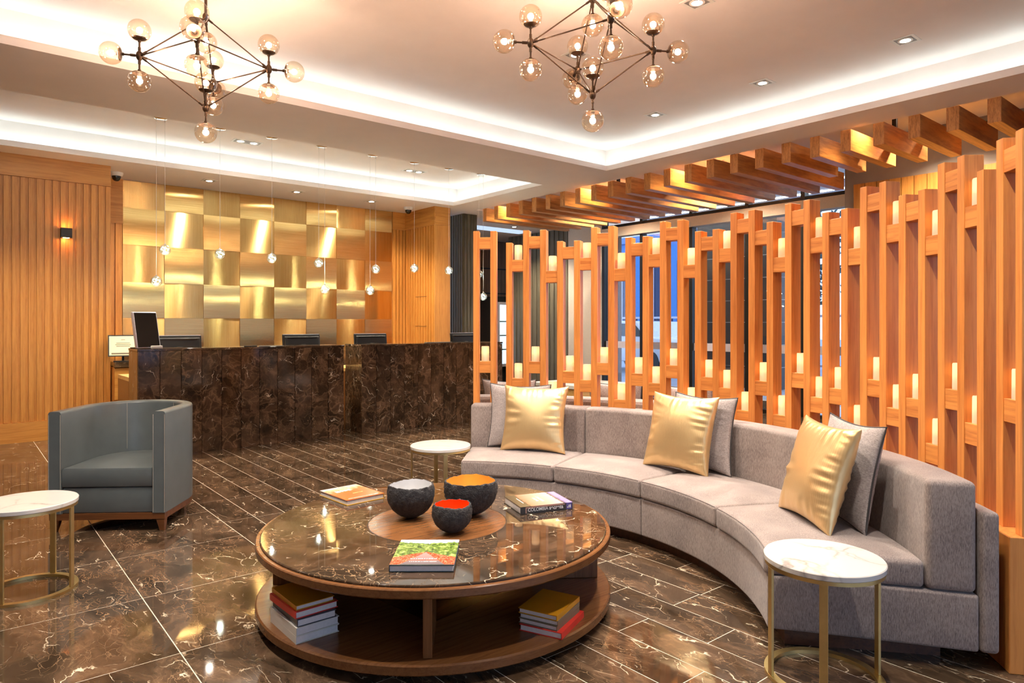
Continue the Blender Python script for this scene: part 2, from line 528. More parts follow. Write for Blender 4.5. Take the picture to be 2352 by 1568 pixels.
def tag(o, label, cat, group=None):
    o['label'] = label; o['category'] = cat
    if group: o['group'] = group
    return o
def thing(name, label, cat, loc=(0, 0, 0), rz=0.0, group=None):
    o = bpy.data.objects.new(name, None)
    COL.objects.link(o)
    o.empty_display_size = 0.1
    o.location = loc; o.rotation_euler = (0, 0, rz)
    return tag(o, label, cat, group)
def struct(o):
    o['kind'] = 'structure'
    return o
def spot(name, loc, power, color, angle=95, blend=0.6, radius=0.03, rot=(0, 0, 0), parent=None):
    ld = bpy.data.lights.new(name, 'SPOT')
    ld.energy = power; ld.color = color; ld.spot_size = R_(angle); ld.spot_blend = blend; ld.shadow_soft_size = radius
    o = bpy.data.objects.new(name, ld); COL.objects.link(o)
    o.location = loc; o.rotation_euler = rot
    if parent is not None: o.parent = parent
    return o
ORD = ['first', 'second', 'third', 'fourth', 'fifth', 'sixth', 'seventh', 'eighth', 'ninth', 'tenth', 'eleventh', 'twelfth',
       'thirteenth', 'fourteenth', 'fifteenth', 'sixteenth', 'seventeenth', 'eighteenth', 'nineteenth', 'twentieth',
       'twenty-first', 'twenty-second', 'twenty-third', 'twenty-fourth', 'twenty-fifth', 'twenty-sixth', 'twenty-seventh', 'twenty-eighth', 'twenty-ninth']
WARM = (1.0, 0.84, 0.64)
COOL = (1.0, 0.95, 0.86)

# ================================================================== THE SETTING
ZS, ZT, ZH = 3.17, 3.48, 3.55     # soffit, tray lid, lounge-side lid
# ---- floor: grout bed with single tiles
floor = struct(MB().box(-4.2, 10.8, -3.4, 12.3, -0.08, -0.0007).build('floor', 'grout'))
GAP = 0.0021
def tile_list():
    L = []
    rng = random.Random(3)
    x = 1.378
    while x < 10.6:
        y = -3.3 + rng.choice((0.0, 0.15, 0.3, 0.45)) + rng.uniform(-0.03, 0.03)
        while y < 12.2:
            L.append((x, min(x + 0.2, 10.7), y, min(y + 0.6, 12.25), 's')); y += 0.6
        x += 0.2
    for x0, x1 in ((0.698, 1.378), (-0.66, 0.698), (-2.02, -0.66), (-3.38, -2.02)):
        y = 2.91 - 9 * 0.695
        while y < 9.3:
            L.append((x0, x1, y, y + 0.695, 'm' if x0 > 0.6 else 'l')); y += 0.695
    return L
def in_view(x, y):
    r = x * math.cos(R_(39.5)) - y * math.sin(R_(39.5)); z = x * math.sin(R_(39.5)) + y * math.cos(R_(39.5))
    return z > 2.2 and abs(r) < 0.82 * z
TM = {}
for k, (w_, h_) in {'s': (0.2, 0.6), 'm': (0.68, 0.695), 'l': (1.358, 0.695)}.items():
    me = MB().box(GAP, w_ - GAP, GAP, h_ - GAP, -0.012, 0.0).mesh('tile')
    me.materials.append(M['tile'])
    TM[k] = me
tl_ = sorted(tile_list(), key=lambda t: (not in_view((t[0] + t[1]) / 2, (t[2] + t[3]) / 2), math.hypot((t[0] + t[1]) / 2, (t[2] + t[3]) / 2)))
rest = MB()
cnt = 0
for (x0, x1, y0, y1, k) in tl_:
    full = abs((x1 - x0) - {'s': 0.2, 'm': 0.68, 'l': 1.358}[k]) < 1e-3 and abs((y1 - y0) - {'s': 0.6, 'm': 0.695, 'l': 0.695}[k]) < 1e-3
    if cnt < 299 and full and in_view((x0 + x1) / 2, (y0 + y1) / 2):
        link('tile', TM[k], floor, (x0, y0, 0)); cnt += 1
    elif y1 - y0 > 0.02:
        rest.box(x0 + GAP, x1 - GAP, y0 + GAP, y1 - GAP, -0.012, 0.0)
rs = rest.build('far_tiles', 'tile_stuff', floor); rs['kind'] = 'stuff'

# ---- ceiling with two lit trays
TR = (-2.6, 6.145, -1.6, 5.645)     # lounge tray opening
RC = (-2.6, 6.10, 6.76, 8.84)       # reception recess opening
LIP = 0.06
cb = MB()
cb.box(-4.2, TR[0], -3.4, 12.3, ZS, ZS + LIP)
cb.box(TR[0], 6.62, -3.4, TR[2], ZS, ZS + LIP)
cb.box(TR[1], 6.62, TR[2], TR[3], ZS, ZS + LIP)
cb.box(TR[0], 6.62, TR[3], RC[2], ZS, ZS + LIP)
cb.box(RC[1], 6.62, RC[2], RC[3], ZS, ZS + LIP)
cb.box(TR[0], 6.62, RC[3], 12.3, ZS, ZS + LIP)
cb.box(6.62, 10.8, 8.95, 12.3, ZS, ZS + LIP)
cb.box(6.56, 6.62, -3.4, 8.95, ZS + LIP, ZH)                   # fascia above the wooden slats
cb.box(6.62, 10.8, 8.95, 9.0, ZS + LIP, ZH)
cb.box(6.56, 9.4, -3.4, 9.0, ZH, ZH + 0.06)
SB = 0.20
for (x0, x1, y0, y1) in (TR, RC):
    a, b, c, d = x0 - SB, x1 + SB, y0 - SB, y1 + SB
    cb.box(a, b, c, d, ZT, ZT + 0.05)
    t = 0.03
    cb.box(a - t, a, c, d, ZS + LIP, ZT); cb.box(b, b + t, c, d, ZS + LIP, ZT)
    cb.box(a, b, c - t, c, ZS + LIP, ZT); cb.box(a, b, d, d + t, ZS + LIP, ZT)
ceiling = struct(cb.build('ceiling', 'ceil'))
for (x0, x1, y0, y1) in (TR, RC):
    e = 0.10; z0, z1 = ZS + LIP + 0.002, ZS + LIP + 0.018
    for bx in ((x0 - e, x1 + e, y1 + e, y1 + e + 0.02), (x0 - e, x1 + e, y0 - e - 0.02, y0 - e),
               (x1 + e, x1 + e + 0.02, y0 - e, y1 + e), (x0 - e - 0.02, x0 - e, y0 - e, y1 + e)):
        MB().box(*bx, z0, z1).build('light_strip', 'led', ceiling)
# plain ceiling panel with a weak cool emission in the far corridor
MB().box(7.6, 9.0, 10.3, 10.7, ZS - 0.01, ZS + 0.01).build('emissive_panel', emit('corridor_panel', (0.6, 0.75, 1.0), 0.3), ceiling)

# ---- timber wall left of the reception
wl = struct(MB().box(-4.2, 1.43, 9.235, 9.34, 0, ZS).box(1.35, 1.43, 9.34, 9.98, 0, ZS).build('wall_left', 'oakZ'))
MB().box(-4.2, 1.446, 9.205, 9.236, 2.93, ZS).build('header_board', 'oakX', wl)
MB().box(-4.2, 1.446, 9.205, 9.236, 0.0, 0.22).build('base_board', 'oakX', wl)
pm = MB().box(-0.024, 0.024, -0.017, 0.0, 0.222, 2.928).mesh('plank', bevel=0.002, seg=1); pm.materials.append(M['oakZ'])
i = 0
x = 1.446 - 0.024
while x > -2.2:
    link('plank', pm, wl, (x, 9.2352, 0)); x -= 0.0745
me = MB().box(-0.017, 0.0, -0.024, 0.024, 0.222, 2.928)  # return face
for y in (9.27, 9.345, 9.42):
    pass

# ---- back wall with the brushed brass panels
wb = struct(MB().box(1.35, 5.95, 9.98, 10.08, 0, ZS).build('wall_back', 'oakZ'))
MB().box(1.43, 1.70, 9.945, 9.981, 2.60, ZS).build('header_board', 'oakX', wb)
for k in range(3):
    MB().box(1.44 + k * 0.088, 1.515 + k * 0.088, 9.955, 9.981, 0, 2.6).build('plank', 'oakZ', wb)
def gold_mesh(w_, h_, mat, bulge):
    N = 6
    V = []; F = []
    for j in range(N + 1):
        for i in range(N + 1):
            u, v = i / N, j / N
            V.append((u * w_, -bulge * (1 - (2 * u - 1) ** 2) * (1 - (2 * v - 1) ** 2) - 0.012, v * h_))
    for j in range(N):
        for i in range(N):
            a = j * (N + 1) + i
            F.append((a, a + 1, a + N + 2, a + N + 1))
    ring = [i for i in range(N + 1)] + [(j) * (N + 1) + N for j in range(1, N + 1)] + [N * (N + 1) + i for i in range(N - 1, -1, -1)] + [j * (N + 1) for j in range(N - 1, 0, -1)]
    o = len(V)
    V += [(V[i][0], 0.0, V[i][2]) for i in ring]
    n = len(ring)
    for k in range(n):
        F.append((ring[k], o + k, o + (k + 1) % n, ring[(k + 1) % n]))
    me = bpy.data.meshes.new('panel')
    me.from_pydata(V, [], F)
    uv = me.uv_layers.new(name='uv')
    for lp in me.loops:
        p = me.vertices[lp.vertex_index].co
        uv.data[lp.index].uv = (p.x / w_, p.z / h_)
    for p_ in me.polygons:
        p_.use_smooth = True
    me.set_sharp_from_angle(angle=R_(30))
    me.materials.append(mat)
    return me
zed = [3.168, 2.818, 2.336, 1.851, 1.386, 0.90, 0.42]
rngp = random.Random(5)
for r in range(6):
    hgt = zed[r] - zed[r + 1] - 0.0015
    mA = gold_mesh(0.4895, hgt, M['goldA'], 0.0016); mB = gold_mesh(0.4895, hgt, M['goldB'], 0.0016)
    for c in range(8):
        k = (r + c) % 2
        o = link('panel', mA if k else mB, wb, (1.70 + c * 0.4912, 9.975 - 0.006 * k, zed[r + 1]))
        o.rotation_euler = (R_(rngp.uniform(-0.7, 0.7)), 0, R_(rngp.uniform(-0.5, 0.5)))

# ---- timber return right of the brass wall
wr = struct(MB().box(5.895, 6.17, 9.07, 10.08, 0, ZS).build('wall_right', 'oakZ'))
MB().box(5.64, 5.896, 9.955, 9.981, 2.88, ZS).build('header_board', 'oakX', wr)
MB().box(5.875, 5.896, 9.05, 9.955, 2.88, ZS).build('header_board', 'oakY', wr)
MB().box(5.896, 6.172, 9.05, 9.071, 2.88, ZS).build('header_board', 'oakX', wr)
MB().box(5.875, 6.172, 9.05, 9.071, 0, 2.878).build('face_board', 'oakZ', wr)
for k in range(4):
    MB().box(5.65 + k * 0.062, 5.696 + k * 0.062, 9.957, 9.981, 0, 2.878).build('plank', 'oakZ', wr)
for k in range(11):
    MB().box(5.877, 5.896, 9.09 + k * 0.079, 9.139 + k * 0.079, 0, 2.878).build('plank', 'oakZ', wr)
MB().box(5.873, 5.878, 9.28, 9.62, 1.27, 1.275).box(5.873, 5.878, 9.28, 9.62, 1.75, 1.755).build('hatch_joint', 'black', wr)

# ---- fluted column, corridor walls
colm = struct(MB().box(6.65, 6.93, 9.35, 9.95, 0, ZS).build('wall_column', 'taupe'))
for k in range(9):
    MB().box(6.636, 6.651, 9.37 + k * 0.066, 9.41 + k * 0.066, 0, ZS - 0.002).build('flute', 'taupe', colm)
for k in range(4):
    MB().box(6.66 + k * 0.068, 6.70 + k * 0.068, 9.336, 9.351, 0, ZS - 0.002).build('flute', 'taupe', colm)
wf = struct(MB().box(6.0, 10.8, 12.02, 12.2, 0, ZS).build('wall_far', 'black'))
for k in range(8):
    for z0, z1 in ((0, 1.98), (2.01, 2.53), (2.56, ZS - 0.01)):
        MB().box(6.1 + k * 0.58, 6.1 + k * 0.58 + 0.575, 12.0, 12.021, z0, z1).build('panel', 'brownZ', wf)
wt = struct(MB().box(9.22, 9.5, 9.45, 11.3, 0, ZS).build('wall_corridor', 'taupe'))
for k in range(14):
    MB().box(9.205, 9.222, 9.47 + k * 0.131, 9.55 + k * 0.131, 0, ZS - 0.002).build('flute', 'taupe', wt)
struct(MB().box(10.7, 10.8, 9.5, 12.2, 0, ZS).build('wall_corridor_end', 'brownZ'))
struct(MB().box(9.2, 9.34, 8.56, 9.45, 0, ZH).build('wall_cream', 'cream'))

# ---- window wall
win = struct(MB().box(9.2, 9.3, 4.0, 8.56, 3.03, 3.09).box(9.2, 9.3, 4.0, 8.56, 0, 0.05)
             .box(9.2, 9.3, 4.0, 8.56, 3.5, 3.55).build('window_1', 'black_metal'))
MB().box(9.14, 9.32, 3.92, 8.56, 2.87, 3.03).build('head_beam', 'cream', win)
ys = [8.53, 7.64, 6.62, 5.62, 4.75, 4.0]
for y in ys:
    MB().box(9.19, 9.31, y - 0.03, y + 0.03, 0.05, 3.5).build('mullion', 'black_metal', win)
for a, b in zip(ys[1:], ys[:-1]):
    MB().box(9.245, 9.255, a + 0.03, b - 0.03, 0.05, 2.87).build('pane', 'pane', win)
    MB().box(9.245, 9.255, a + 0.03, b - 0.03, 3.09, 3.5).build('pane', 'pane', win)
    MB().box(9.238, 9.243, a + 0.03, b - 0.03, 0.88, 1.0).build('frosted_band', plain('frosted', (206, 204, 220), 0.6), win)

# ---- lounge-side wall on the right: grey plaster above timber planks
wq = struct(MB().box(8.6, 9.3, -3.4, 3.9, 0, ZH).build('wall_lounge', 'concrete'))
for k in range(26):
    MB().box(8.57, 8.601, 3.78 - k * 0.137 - 0.128, 3.78 - k * 0.137, 0, 3.02).build('plank', 'oakZ', wq)
# rooms' other walls, behind the camera
struct(MB().box(-4.3, -4.2, -3.4, 9.34, 0, ZS).build('wall_hall', 'wall'))
struct(MB().box(-4.3, 9.3, -3.5, -3.4, 0, 0.3).box(-4.3, 9.3, -3.5, -3.4, 2.75, ZH).box(-4.3, -2.4, -3.5, -3.4, 0.3, 2.75).box(6.4, 9.3, -3.5, -3.4, 0.3, 2.75).build('wall_front', 'wall'))
w2 = struct(MB().box(-2.4, 6.4, -3.5, -3.4, 0.3, 0.36).box(-2.4, 6.4, -3.5, -3.4, 2.69, 2.75).build('window_2', 'black_metal'))
for k in range(7):
    MB().box(-2.4 + k * 1.4567, -2.34 + k * 1.4567, -3.5, -3.4, 0.36, 2.69).build('mullion', 'black_metal', w2)
for k in range(6):
    MB().box(-2.34 + k * 1.4567, -0.9433 + k * 1.4567, -3.455, -3.445, 0.36, 2.69).build('pane', 'pane', w2)
struct(MB().box(-30, 30, -40, -3.52, -0.2, -0.06).build('forecourt_ground', plain('forecourt', (150, 156, 170), 0.6)))

# ---- wooden slat canopy above the screen
can = thing('slatted_canopy', 'row of brown wooden ceiling beams hung above the screen beside the white soffit', 'ceiling beams', (6.63, 0, 0))
sm = MB().box(0, 1.86, -0.049, 0.049, 2.965, ZS).mesh('slat', bevel=0.002, seg=1); sm.materials.append(M['slatX'])
sm2 = MB().box(0, 1.05, -0.049, 0.049, 2.965, ZS).mesh('slat', bevel=0.002, seg=1); sm2.materials.append(M['slatX'])
for k in range(27):
    y = 8.74 - 0.3021 * k
    link('slat', sm if y > 3.75 else sm2, can, (0, y, 0))
MB().box(0.9, 0.98, 0.8, 8.8, ZS + 0.001, ZS + 0.05).build('hanging_rail', 'black_metal', can)
for k in range(5):
    MB().box(0.92, 0.96, 1.0 + k * 1.9, 1.04 + k * 1.9, ZS + 0.05, ZH).build('hanger', 'black_metal', can)

# ================================================================== OUTSIDE (dusk street)
street = struct(MB().box(9.36, 60, -30, 60, -0.12, -0.04).build('street_ground', plain('street', (150, 160, 180), 0.5, noise_amt=0.15, scale=0.8)))
cano = struct(MB().box(9.42, 14.5, 1.5, 11.0, 3.78, 3.9).build('canopy_soffit', 'whitep'))
for k in range(5):
    MB().box(9.75 + k * 0.9, 9.81 + k * 0.9, 1.6, 10.9, 3.765, 3.7795).build('light_strip', emit('canopy_led', (1.0, 0.98, 0.94), 5.0), cano)
sw = thing('clad_wall', 'dark stone clad wall with thin white joints outside the window', 'wall', (13.0, 8.1, -0.04))
for k in range(8):
    MB().box(-0.2, 0.2, -0.95, 0.95, k * 0.46 + 0.012, (k + 1) * 0.46).build('cladding_panel', plain('dark_cladding', (66, 62, 60), 0.35), sw)
MB().box(-0.19, 0.19, -0.94, 0.94, 0, 3.7).build('joint_core', 'whitep', sw)
bd = thing('street_building', 'blue lit building across the street seen through the screen', 'building', (27, 24, -0.04))
MB().box(-2, 2, -9, 9, 0, 5.2).build('wall', plain('blue_facade', (84, 140, 206), 0.7), bd)
MB().box(-2.1, 2.1, -9.1, 9.1, 5.2, 5.5).build('roof_edge', plain('facade_edge', (120, 150, 200), 0.6), bd)
for k in range(9):
    f = MB().box(-2.05, -1.98, -8.4 + k * 1.9, -7.2 + k * 1.9, 1.2, 4.2).build('window', plain('dark_window', (34, 50, 92), 0.15), bd)
    MB().box(-2.09, -2.04, -7.84 + k * 1.9, -7.78 + k * 1.9, 1.2, 4.2).build('glazing_bar', 'silver', f)
fn = thing('street_railing', 'metal railing with upright bars in front of the blue building', 'fence', (19.5, 16, -0.04))
MB().box(-0.03, 0.03, -8, 8, 1.55, 1.62).build('top_rail', 'silver', fn)
MB().box(-0.03, 0.03, -8, 8, 0.1, 0.16).build('bottom_rail', 'silver', fn)
pmm = MB().box(-0.02, 0.02, -0.025, 0.025, 0, 1.55).mesh('bar'); pmm.materials.append(plain('dark_blue_metal', (40, 52, 84), 0.5))
for k in range(50):
    link('bar', pmm, fn, (0, -7.9 + k * 0.32, 0))
# parked car
cr = thing('parked_car', 'white car parked on the street, glimpsed between the screen posts', 'car', (15.2, 12.6, -0.04), R_(80))
prof = [(-2.1, 0.35), (-2.15, 0.75), (-1.9, 0.95), (-1.25, 1.0), (-0.75, 1.42), (0.75, 1.45), (1.45, 0.98), (2.05, 0.86), (2.15, 0.6), (2.1, 0.3)]
b = MB(); n = len(prof)
b.add([(x, -0.85, z) for x, z in prof] + [(x, 0.85, z) for x, z in prof],
      [tuple(range(n)), tuple(range(n, 2 * n))[::-1]] + [(i, i + n, (i + 1) % n + n, (i + 1) % n) for i in range(n)])
b.build('body', plain('white_car_paint', (214, 216, 222), 0.2), cr, bevel=0.05, smooth=40)
MB().add([(-1.1, s_ * 0.86, 1.02) for s_ in (-1, 1)] + [(-0.7, s_ * 0.86, 1.36) for s_ in (-1, 1)] + [(0.7, s_ * 0.86, 1.38) for s_ in (-1, 1)] + [(1.25, s_ * 0.86, 1.02) for s_ in (-1, 1)],
         [(0, 2, 4, 6), (1, 3, 5, 7)]).build('side_window', 'screen_black', cr)
for x in (-1.35, 1.35):
    for y in (-0.86, 0.66):
        MB().cyl((x, y, 0.32), (x, y + 0.2, 0.32), 0.32, n=20).build('wheel', 'black', cr, smooth=40)
def tree(name, label, loc, h):
    t = thing(name, label, 'tree', loc)
    MB().cyl((0, 0, 0), (0, 0, h * 0.55), 0.12, 0.07, 10).build('trunk', plain('bark', (58, 50, 46), 0.9), t, smooth=60)
    rng = random.Random(11)
    b = MB()
    for k in range(900):
        d = Vector((rng.gauss(0, 1), rng.gauss(0, 1), rng.gauss(0, 1))).normalized() * (rng.random() ** 0.4) * h * 0.32
        c = Vector((0, 0, h * 0.72)) + d
        u = Vector((rng.gauss(0, 1), rng.gauss(0, 1), rng.gauss(0, 1))).normalized(); w_ = u.orthogonal()
        q = 0.10
        b.add([c - u * q, c + w_ * q * 0.6, c + u * q, c - w_ * q * 0.6], [(0, 1, 2, 3)])
    o = b.build('foliage', plain('dusk_leaves', (50, 84, 86), 0.7), t); o['kind'] = 'stuff'
tree('street_tree', 'small leafy street tree against the dusk sky outside', (19.0, 9.6, -0.04), 4.6)

# fridge in the corridor
fr = thing('drinks_fridge', 'two door glass drinks fridge glowing blue white in the far corridor', 'fridge', (9.43, 11.66, 0))
MB().box(-0.48, 0.48, -0.26, 0.3, 0, 1.9).build('cabinet', 'black', fr)
for s_ in (-1, 1):
    d = MB().box(s_ * 0.24 - 0.225, s_ * 0.24 + 0.225, -0.33, -0.27, 0.40, 0.46).box(s_ * 0.24 - 0.225, s_ * 0.24 + 0.225, -0.33, -0.27, 1.72, 1.78)\
        .box(s_ * 0.24 - 0.225, s_ * 0.24 - 0.185, -0.33, -0.27, 0.46, 1.72).box(s_ * 0.24 + 0.185, s_ * 0.24 + 0.225, -0.33, -0.27, 0.46, 1.72).build('door', 'silver', fr)
    MB().box(s_ * 0.24 - 0.185, s_ * 0.24 + 0.185, -0.30, -0.29, 0.46, 1.72).build('door_glass', 'pane', d)
    MB().box(s_ * 0.03 - 0.015, s_ * 0.03 + 0.015, -0.37, -0.33, 0.95, 1.25).build('handle', 'black', d)
    MB().box(s_ * 0.24 - 0.18, s_ * 0.24 + 0.18, -0.268, -0.262, 0.46, 1.72).build('lit_interior', emit('fridge_light', (0.45, 0.72, 1.0), 1.1), fr)
    for z in (0.75, 1.05, 1.35):
        MB().box(s_ * 0.24 - 0.18, s_ * 0.24 + 0.18, -0.287, -0.27, z, z + 0.03).build('shelf', 'greyp', fr)

# ================================================================== RECEPTION DESKS
def desk(label, X0, n, label2):
    W = n * 0.1953
    t = thing('reception_desk', label, 'reception desk', (X0, 7.38, 0))
    MB().box(0.02, W - 0.02, 0.022, 0.43, 0, 1.035).build('body', 'slab', t)
    sm_ = MB().box(0.002, 0.1933, 0, 0.022, 0, 1.036).mesh('slab', bevel=0.0012, seg=1); sm_.materials.append(M['slab'])
    for k in range(n):
        link('slab', sm_, t, (k * 0.1953, 0, 0))
    MB().box(0, 0.02, 0.0225, 0.43, 0, 1.036).build('end_slab', 'slab', t, bevel=0.0012, seg=1)
    MB().box(W - 0.02, W, 0.0225, 0.43, 0, 1.036).build('end_slab', 'slab', t, bevel=0.0012, seg=1)
    MB().box(-0.004, W + 0.004, -0.004, 0.434, 1.037, 1.06).build('top', 'slab', t, bevel=0.003)
    c = thing('back_counter', label2, 'counter', (X0, 7.38, 0))
    MB().box(0.0, W, 0.44, 1.02, 0.72, 0.76).build('worktop', 'lightwood', c)
    MB().box(0.0, 0.03, 0.44, 1.02, 0, 0.72).build('side_panel', 'walZ', c)
    MB().box(W - 0.03, W, 0.44, 1.02, 0, 0.72).build('side_panel', 'walZ', c)
    return t
desk('brown marble reception desk with a touch screen on it, behind the armchair', 1.387, 11, 'lower wooden counter behind the near marble desk, carrying two monitors')
desk('brown marble reception desk running behind the wooden screen', 3.763, 11, 'lower wooden counter behind the far marble desk')

def monitor(X0, X1, label):
    w_ = 0.47
    cx = (X0 + X1) / 2
    t = thing('computer_monitor', label, 'monitor', (cx, 8.0, 0.76))
    b = MB().rbox((w_ / 2, 0.012, 0.15), 0.01, (2, 1, 2), lambda x, y, z: (x, y + 0.12 * z, z + 0.27))
    b.build('screen_panel', 'black', t, smooth=50)
    b = MB().rbox((w_ / 2 - 0.02, 0.012, 0.13), 0.011, (2, 1, 2), lambda x, y, z: (x, y + 0.12 * z - 0.022, z + 0.265))
    b.build('back_cover', 'black', t, smooth=50)
    MB().box(-w_ / 2 + 0.05, w_ / 2 - 0.05, -0.0245, -0.018, 0.372, 0.378).build('vent_slot', 'screen_black', t)
    MB().box(-w_ / 2 + 0.01, w_ / 2 - 0.01, 0.008, 0.022, 0.416, 0.4225).build('top_edge', 'silver', t, bevel=0.002)
    MB().box(-0.03, 0.03, -0.06, -0.03, 0.01, 0.3).build('stand', 'black', t, bevel=0.004)
    MB().rbox((0.11, 0.09, 0.008), 0.007, (2, 2, 1), lambda x, y, z: (x, y - 0.02, z + 0.008)).build('foot', 'black', t, smooth=50)
for X0, X1, lb in ((1.70, 2.10, 'black monitor seen from behind, right beside the touch screen'),
                   (3.02, 3.54, 'black monitor seen from behind, left of the gap between the desks'),
                   (3.96, 4.46, 'black monitor seen from behind on the far desk, just right of the gap'),
                   (5.40, 6.00, 'black monitor seen from behind, partly hidden by the first screen post')):
    monitor(X0, X1, lb)
# touch screen on the first desk
ts = thing('touch_screen', 'tilted black touch screen with silver edge standing on the marble desk', 'touch screen', (1.50, 7.60, 1.06), R_(12))
tilt = lambda x, y, z: (x, y + 0.28 * z, z + 0.185)
MB().rbox((0.115, 0.028, 0.182), 0.012, (2, 1, 2), tilt).build('housing', 'silver', ts, smooth=50)
V = [(-0.105, -0.030, -0.17), (0.105, -0.030, -0.17), (0.105, -0.030, 0.172), (-0.105, -0.030, 0.172)]
b = MB(); b.add([tilt(*p) for p in V] + [tilt(p[0], p[1] + 0.004, p[2]) for p in V], [(0, 1, 2, 3), (4, 7, 6, 5), (0, 4, 5, 1), (1, 5, 6, 2), (2, 6, 7, 3), (3, 7, 4, 0)])
b.build('display', 'screen_black', ts)
MB().rbox((0.10, 0.07, 0.006), 0.005, (2, 2, 1), lambda x, y, z: (x - 0.01, y + 0.03, z + 0.006)).build('foot', 'black', ts, smooth=50)
crd = MB().rbox((0.05, 0.022, 0.014), 0.005, (2, 2, 1), lambda x, y, z: (1.578 + x, 7.50 + y, 1.0745 + z)).build('card_reader', 'whitep', smooth=50)
tag(crd, 'small white card reader lying in front of the touch screen', 'card reader')
pn = MB().cyl((2.42, 7.46, 1.066), (2.56, 7.47, 1.066), 0.006, n=8).build('pen', 'black', smooth=60)
tag(pn, 'thin black pen lying on top of the near marble desk', 'pen')
kb = MB().box(2.60, 2.86, 7.46, 7.52, 1.0602, 1.068).build('notepad', 'greyp', bevel=0.002)
tag(kb, 'grey notepad lying on the near desk between the monitors', 'notepad')
rd = MB().box(4.75, 5.15, 7.50, 7.56, 1.0602, 1.07).build('clipboard', 'greyp', bevel=0.002)
tag(rd, 'grey clipboard lying on the far desk beside the wooden return wall', 'clipboard')

# credenza with the framed notice, beside the timber wall
cz = thing('credenza', 'wooden cabinet with black marble top in the corner behind the desk', 'cabinet', (1.45, 9.03, 0))
MB().box(0.01, 1.2, 0.05, 0.90, 0, 0.80).build('body', 'oakZ', cz)
for k in range(3):
    for z0, z1 in ((0.02, 0.40), (0.42, 0.79)):
        d = MB().box(0.01 + k * 0.4, 0.39 + k * 0.4, 0.02, 0.05, z0, z1).build('drawer', 'oakX', cz, bevel=0.002)
MB().box(0.008, 1.22, 0.0, 0.905, 0.80, 0.86).build('top', 'slab', cz, bevel=0.003)
fs = thing('framed_notice', 'framed cream notice on a black easel stand atop the cabinet', 'picture frame', (1.56, 9.12, 0.86), R_(-8))
tl2 = lambda x, y, z: (x, y + 0.3 * z, z + 0.19)
V = lambda h, w_, y0, y1: [tl2(x, y, z) for y in (y0, y1) for z in (-h, h) for x in (-w_, w_)]
FB = [(0, 2, 3, 1), (4, 5, 7, 6), (0, 1, 5, 4), (2, 6, 7, 3), (0, 4, 6, 2), (1, 3, 7, 5)]
MB().add(V(0.125, 0.155, -0.006, 0.012), FB).build('frame', 'black', fs)
pp = MB().add(V(0.112, 0.142, -0.009, -0.0062), FB).build('sheet', plain('cream_sheet', (238, 226, 192), 0.6), fs)
for k, (z, w_) in enumerate(((0.07, 0.02), (0.03, 0.07), (0.012, 0.08), (-0.006, 0.07), (-0.085, 0.12))):
    MB().add([tl2(x, -0.0096, z + dz) for dz in (-0.003 - (0.012 if k == 4 else 0), 0.003) for x in (-w_, w_)], [(0, 1, 3, 2)]).build('print_line', plain('grey_print', (120, 108, 90), 0.7), pp)
MB().box(-0.10, 0.10, -0.06, 0.10, 0, 0.012).box(-0.012, 0.012, 0.02, 0.04, 0.012, 0.20).build('stand', 'black', fs)

# sconce
sn = thing('wall_sconce', 'small black cube wall light glowing up and down on the timber wall', 'wall lamp', (0.998, 9.218, 2.337))
MB().box(-0.054, 0.054, -0.10, -0.012, -0.054, 0.054).build('housing', 'black_metal', sn, bevel=0.003)
MB().box(-0.03, 0.03, -0.012, 0.0, -0.03, 0.03).build('back_plate', 'black_metal', sn)
for s_ in (-1, 1):
    MB().box(-0.03, 0.03, -0.075, -0.03, s_ * 0.0545 - 0.0008, s_ * 0.0545 + 0.0008).build('lens', emit('sconce_lens', (1.0, 0.40, 0.14), 22.0), sn)

def dome(loc, label):
    t = thing('dome_camera', label, 'security camera', loc)
    MB().lathe([(0.001, 0.0), (0.075, 0.0), (0.075, -0.02), (0.062, -0.045), (0.001, -0.045)], 28).build('base', 'whitep', t, smooth=40)
    MB().lathe([(0.05, -0.045), (0.05, -0.06), (0.04, -0.088), (0.022, -0.103), (0.001, -0.108)], 24).build('dome', 'smoked', t, smooth=60)
dome((1.56, 9.55, ZS), 'white dome camera with dark bubble above the corner by the timber wall')
dome((5.62, 9.42, ZS), 'white dome camera with dark bubble right of the brass wall')

# ================================================================== WOODEN SCREEN WITH CANDLES
SC = (1.63, 2.55); SR = 2.31
scr = thing('candle_screen', 'tall curved screen of upright orange wooden posts holding candles behind the sofa', 'room divider', (SC[0], SC[1], 0))
MB().arc((0, 0), SR - 0.045, SR + 0.135, 49.1, -51.7, 0.0, 0.51, 60).build('base', 'scrZ', scr, bevel=0.003, seg=1)
TALL = {0, 1, 3, 4, 7, 8, 11, 12, 15, 16, 18, 19, 22, 23, 26, 27, 29, 30}
tall_m = MB().box(0, 0.085, -0.0238, 0.0238, 0.51, 2.03).mesh('post', bevel=0.0015, seg=1); tall_m.materials.append(M['scrZ'])
short_m = MB().box(0, 0.085, -0.0238, 0.0238, 0.51, 1.937).mesh('post', bevel=0.0015, seg=1); short_m.materials.append(M['scrZ'])
AN = lambda i: 48.6475 - 3.319 * i + (-0.25 if i < 2 else 0.0)
for i in range(31):
    a = R_(AN(i))
    link('post', tall_m if i in TALL else short_m, scr, (SR * math.cos(a), SR * math.sin(a), 0), (0, 0, a))
bw = 2 * (SR + 0.01) * math.sin(R_(3.319 / 2)) - 0.0476
bar_m = MB().box(-bw / 2 - 0.004, bw / 2 + 0.004, 0.0, 0.078, -0.045, 0.045).mesh('crossbar', bevel=0.0015, seg=1); bar_m.materials.append(M['scrX'])
UA, UB, UC, UD = 1.982, 1.892, 1.803, 1.712
LA, LB, LC, LD = 1.012, 0.943, 0.880, 0.745
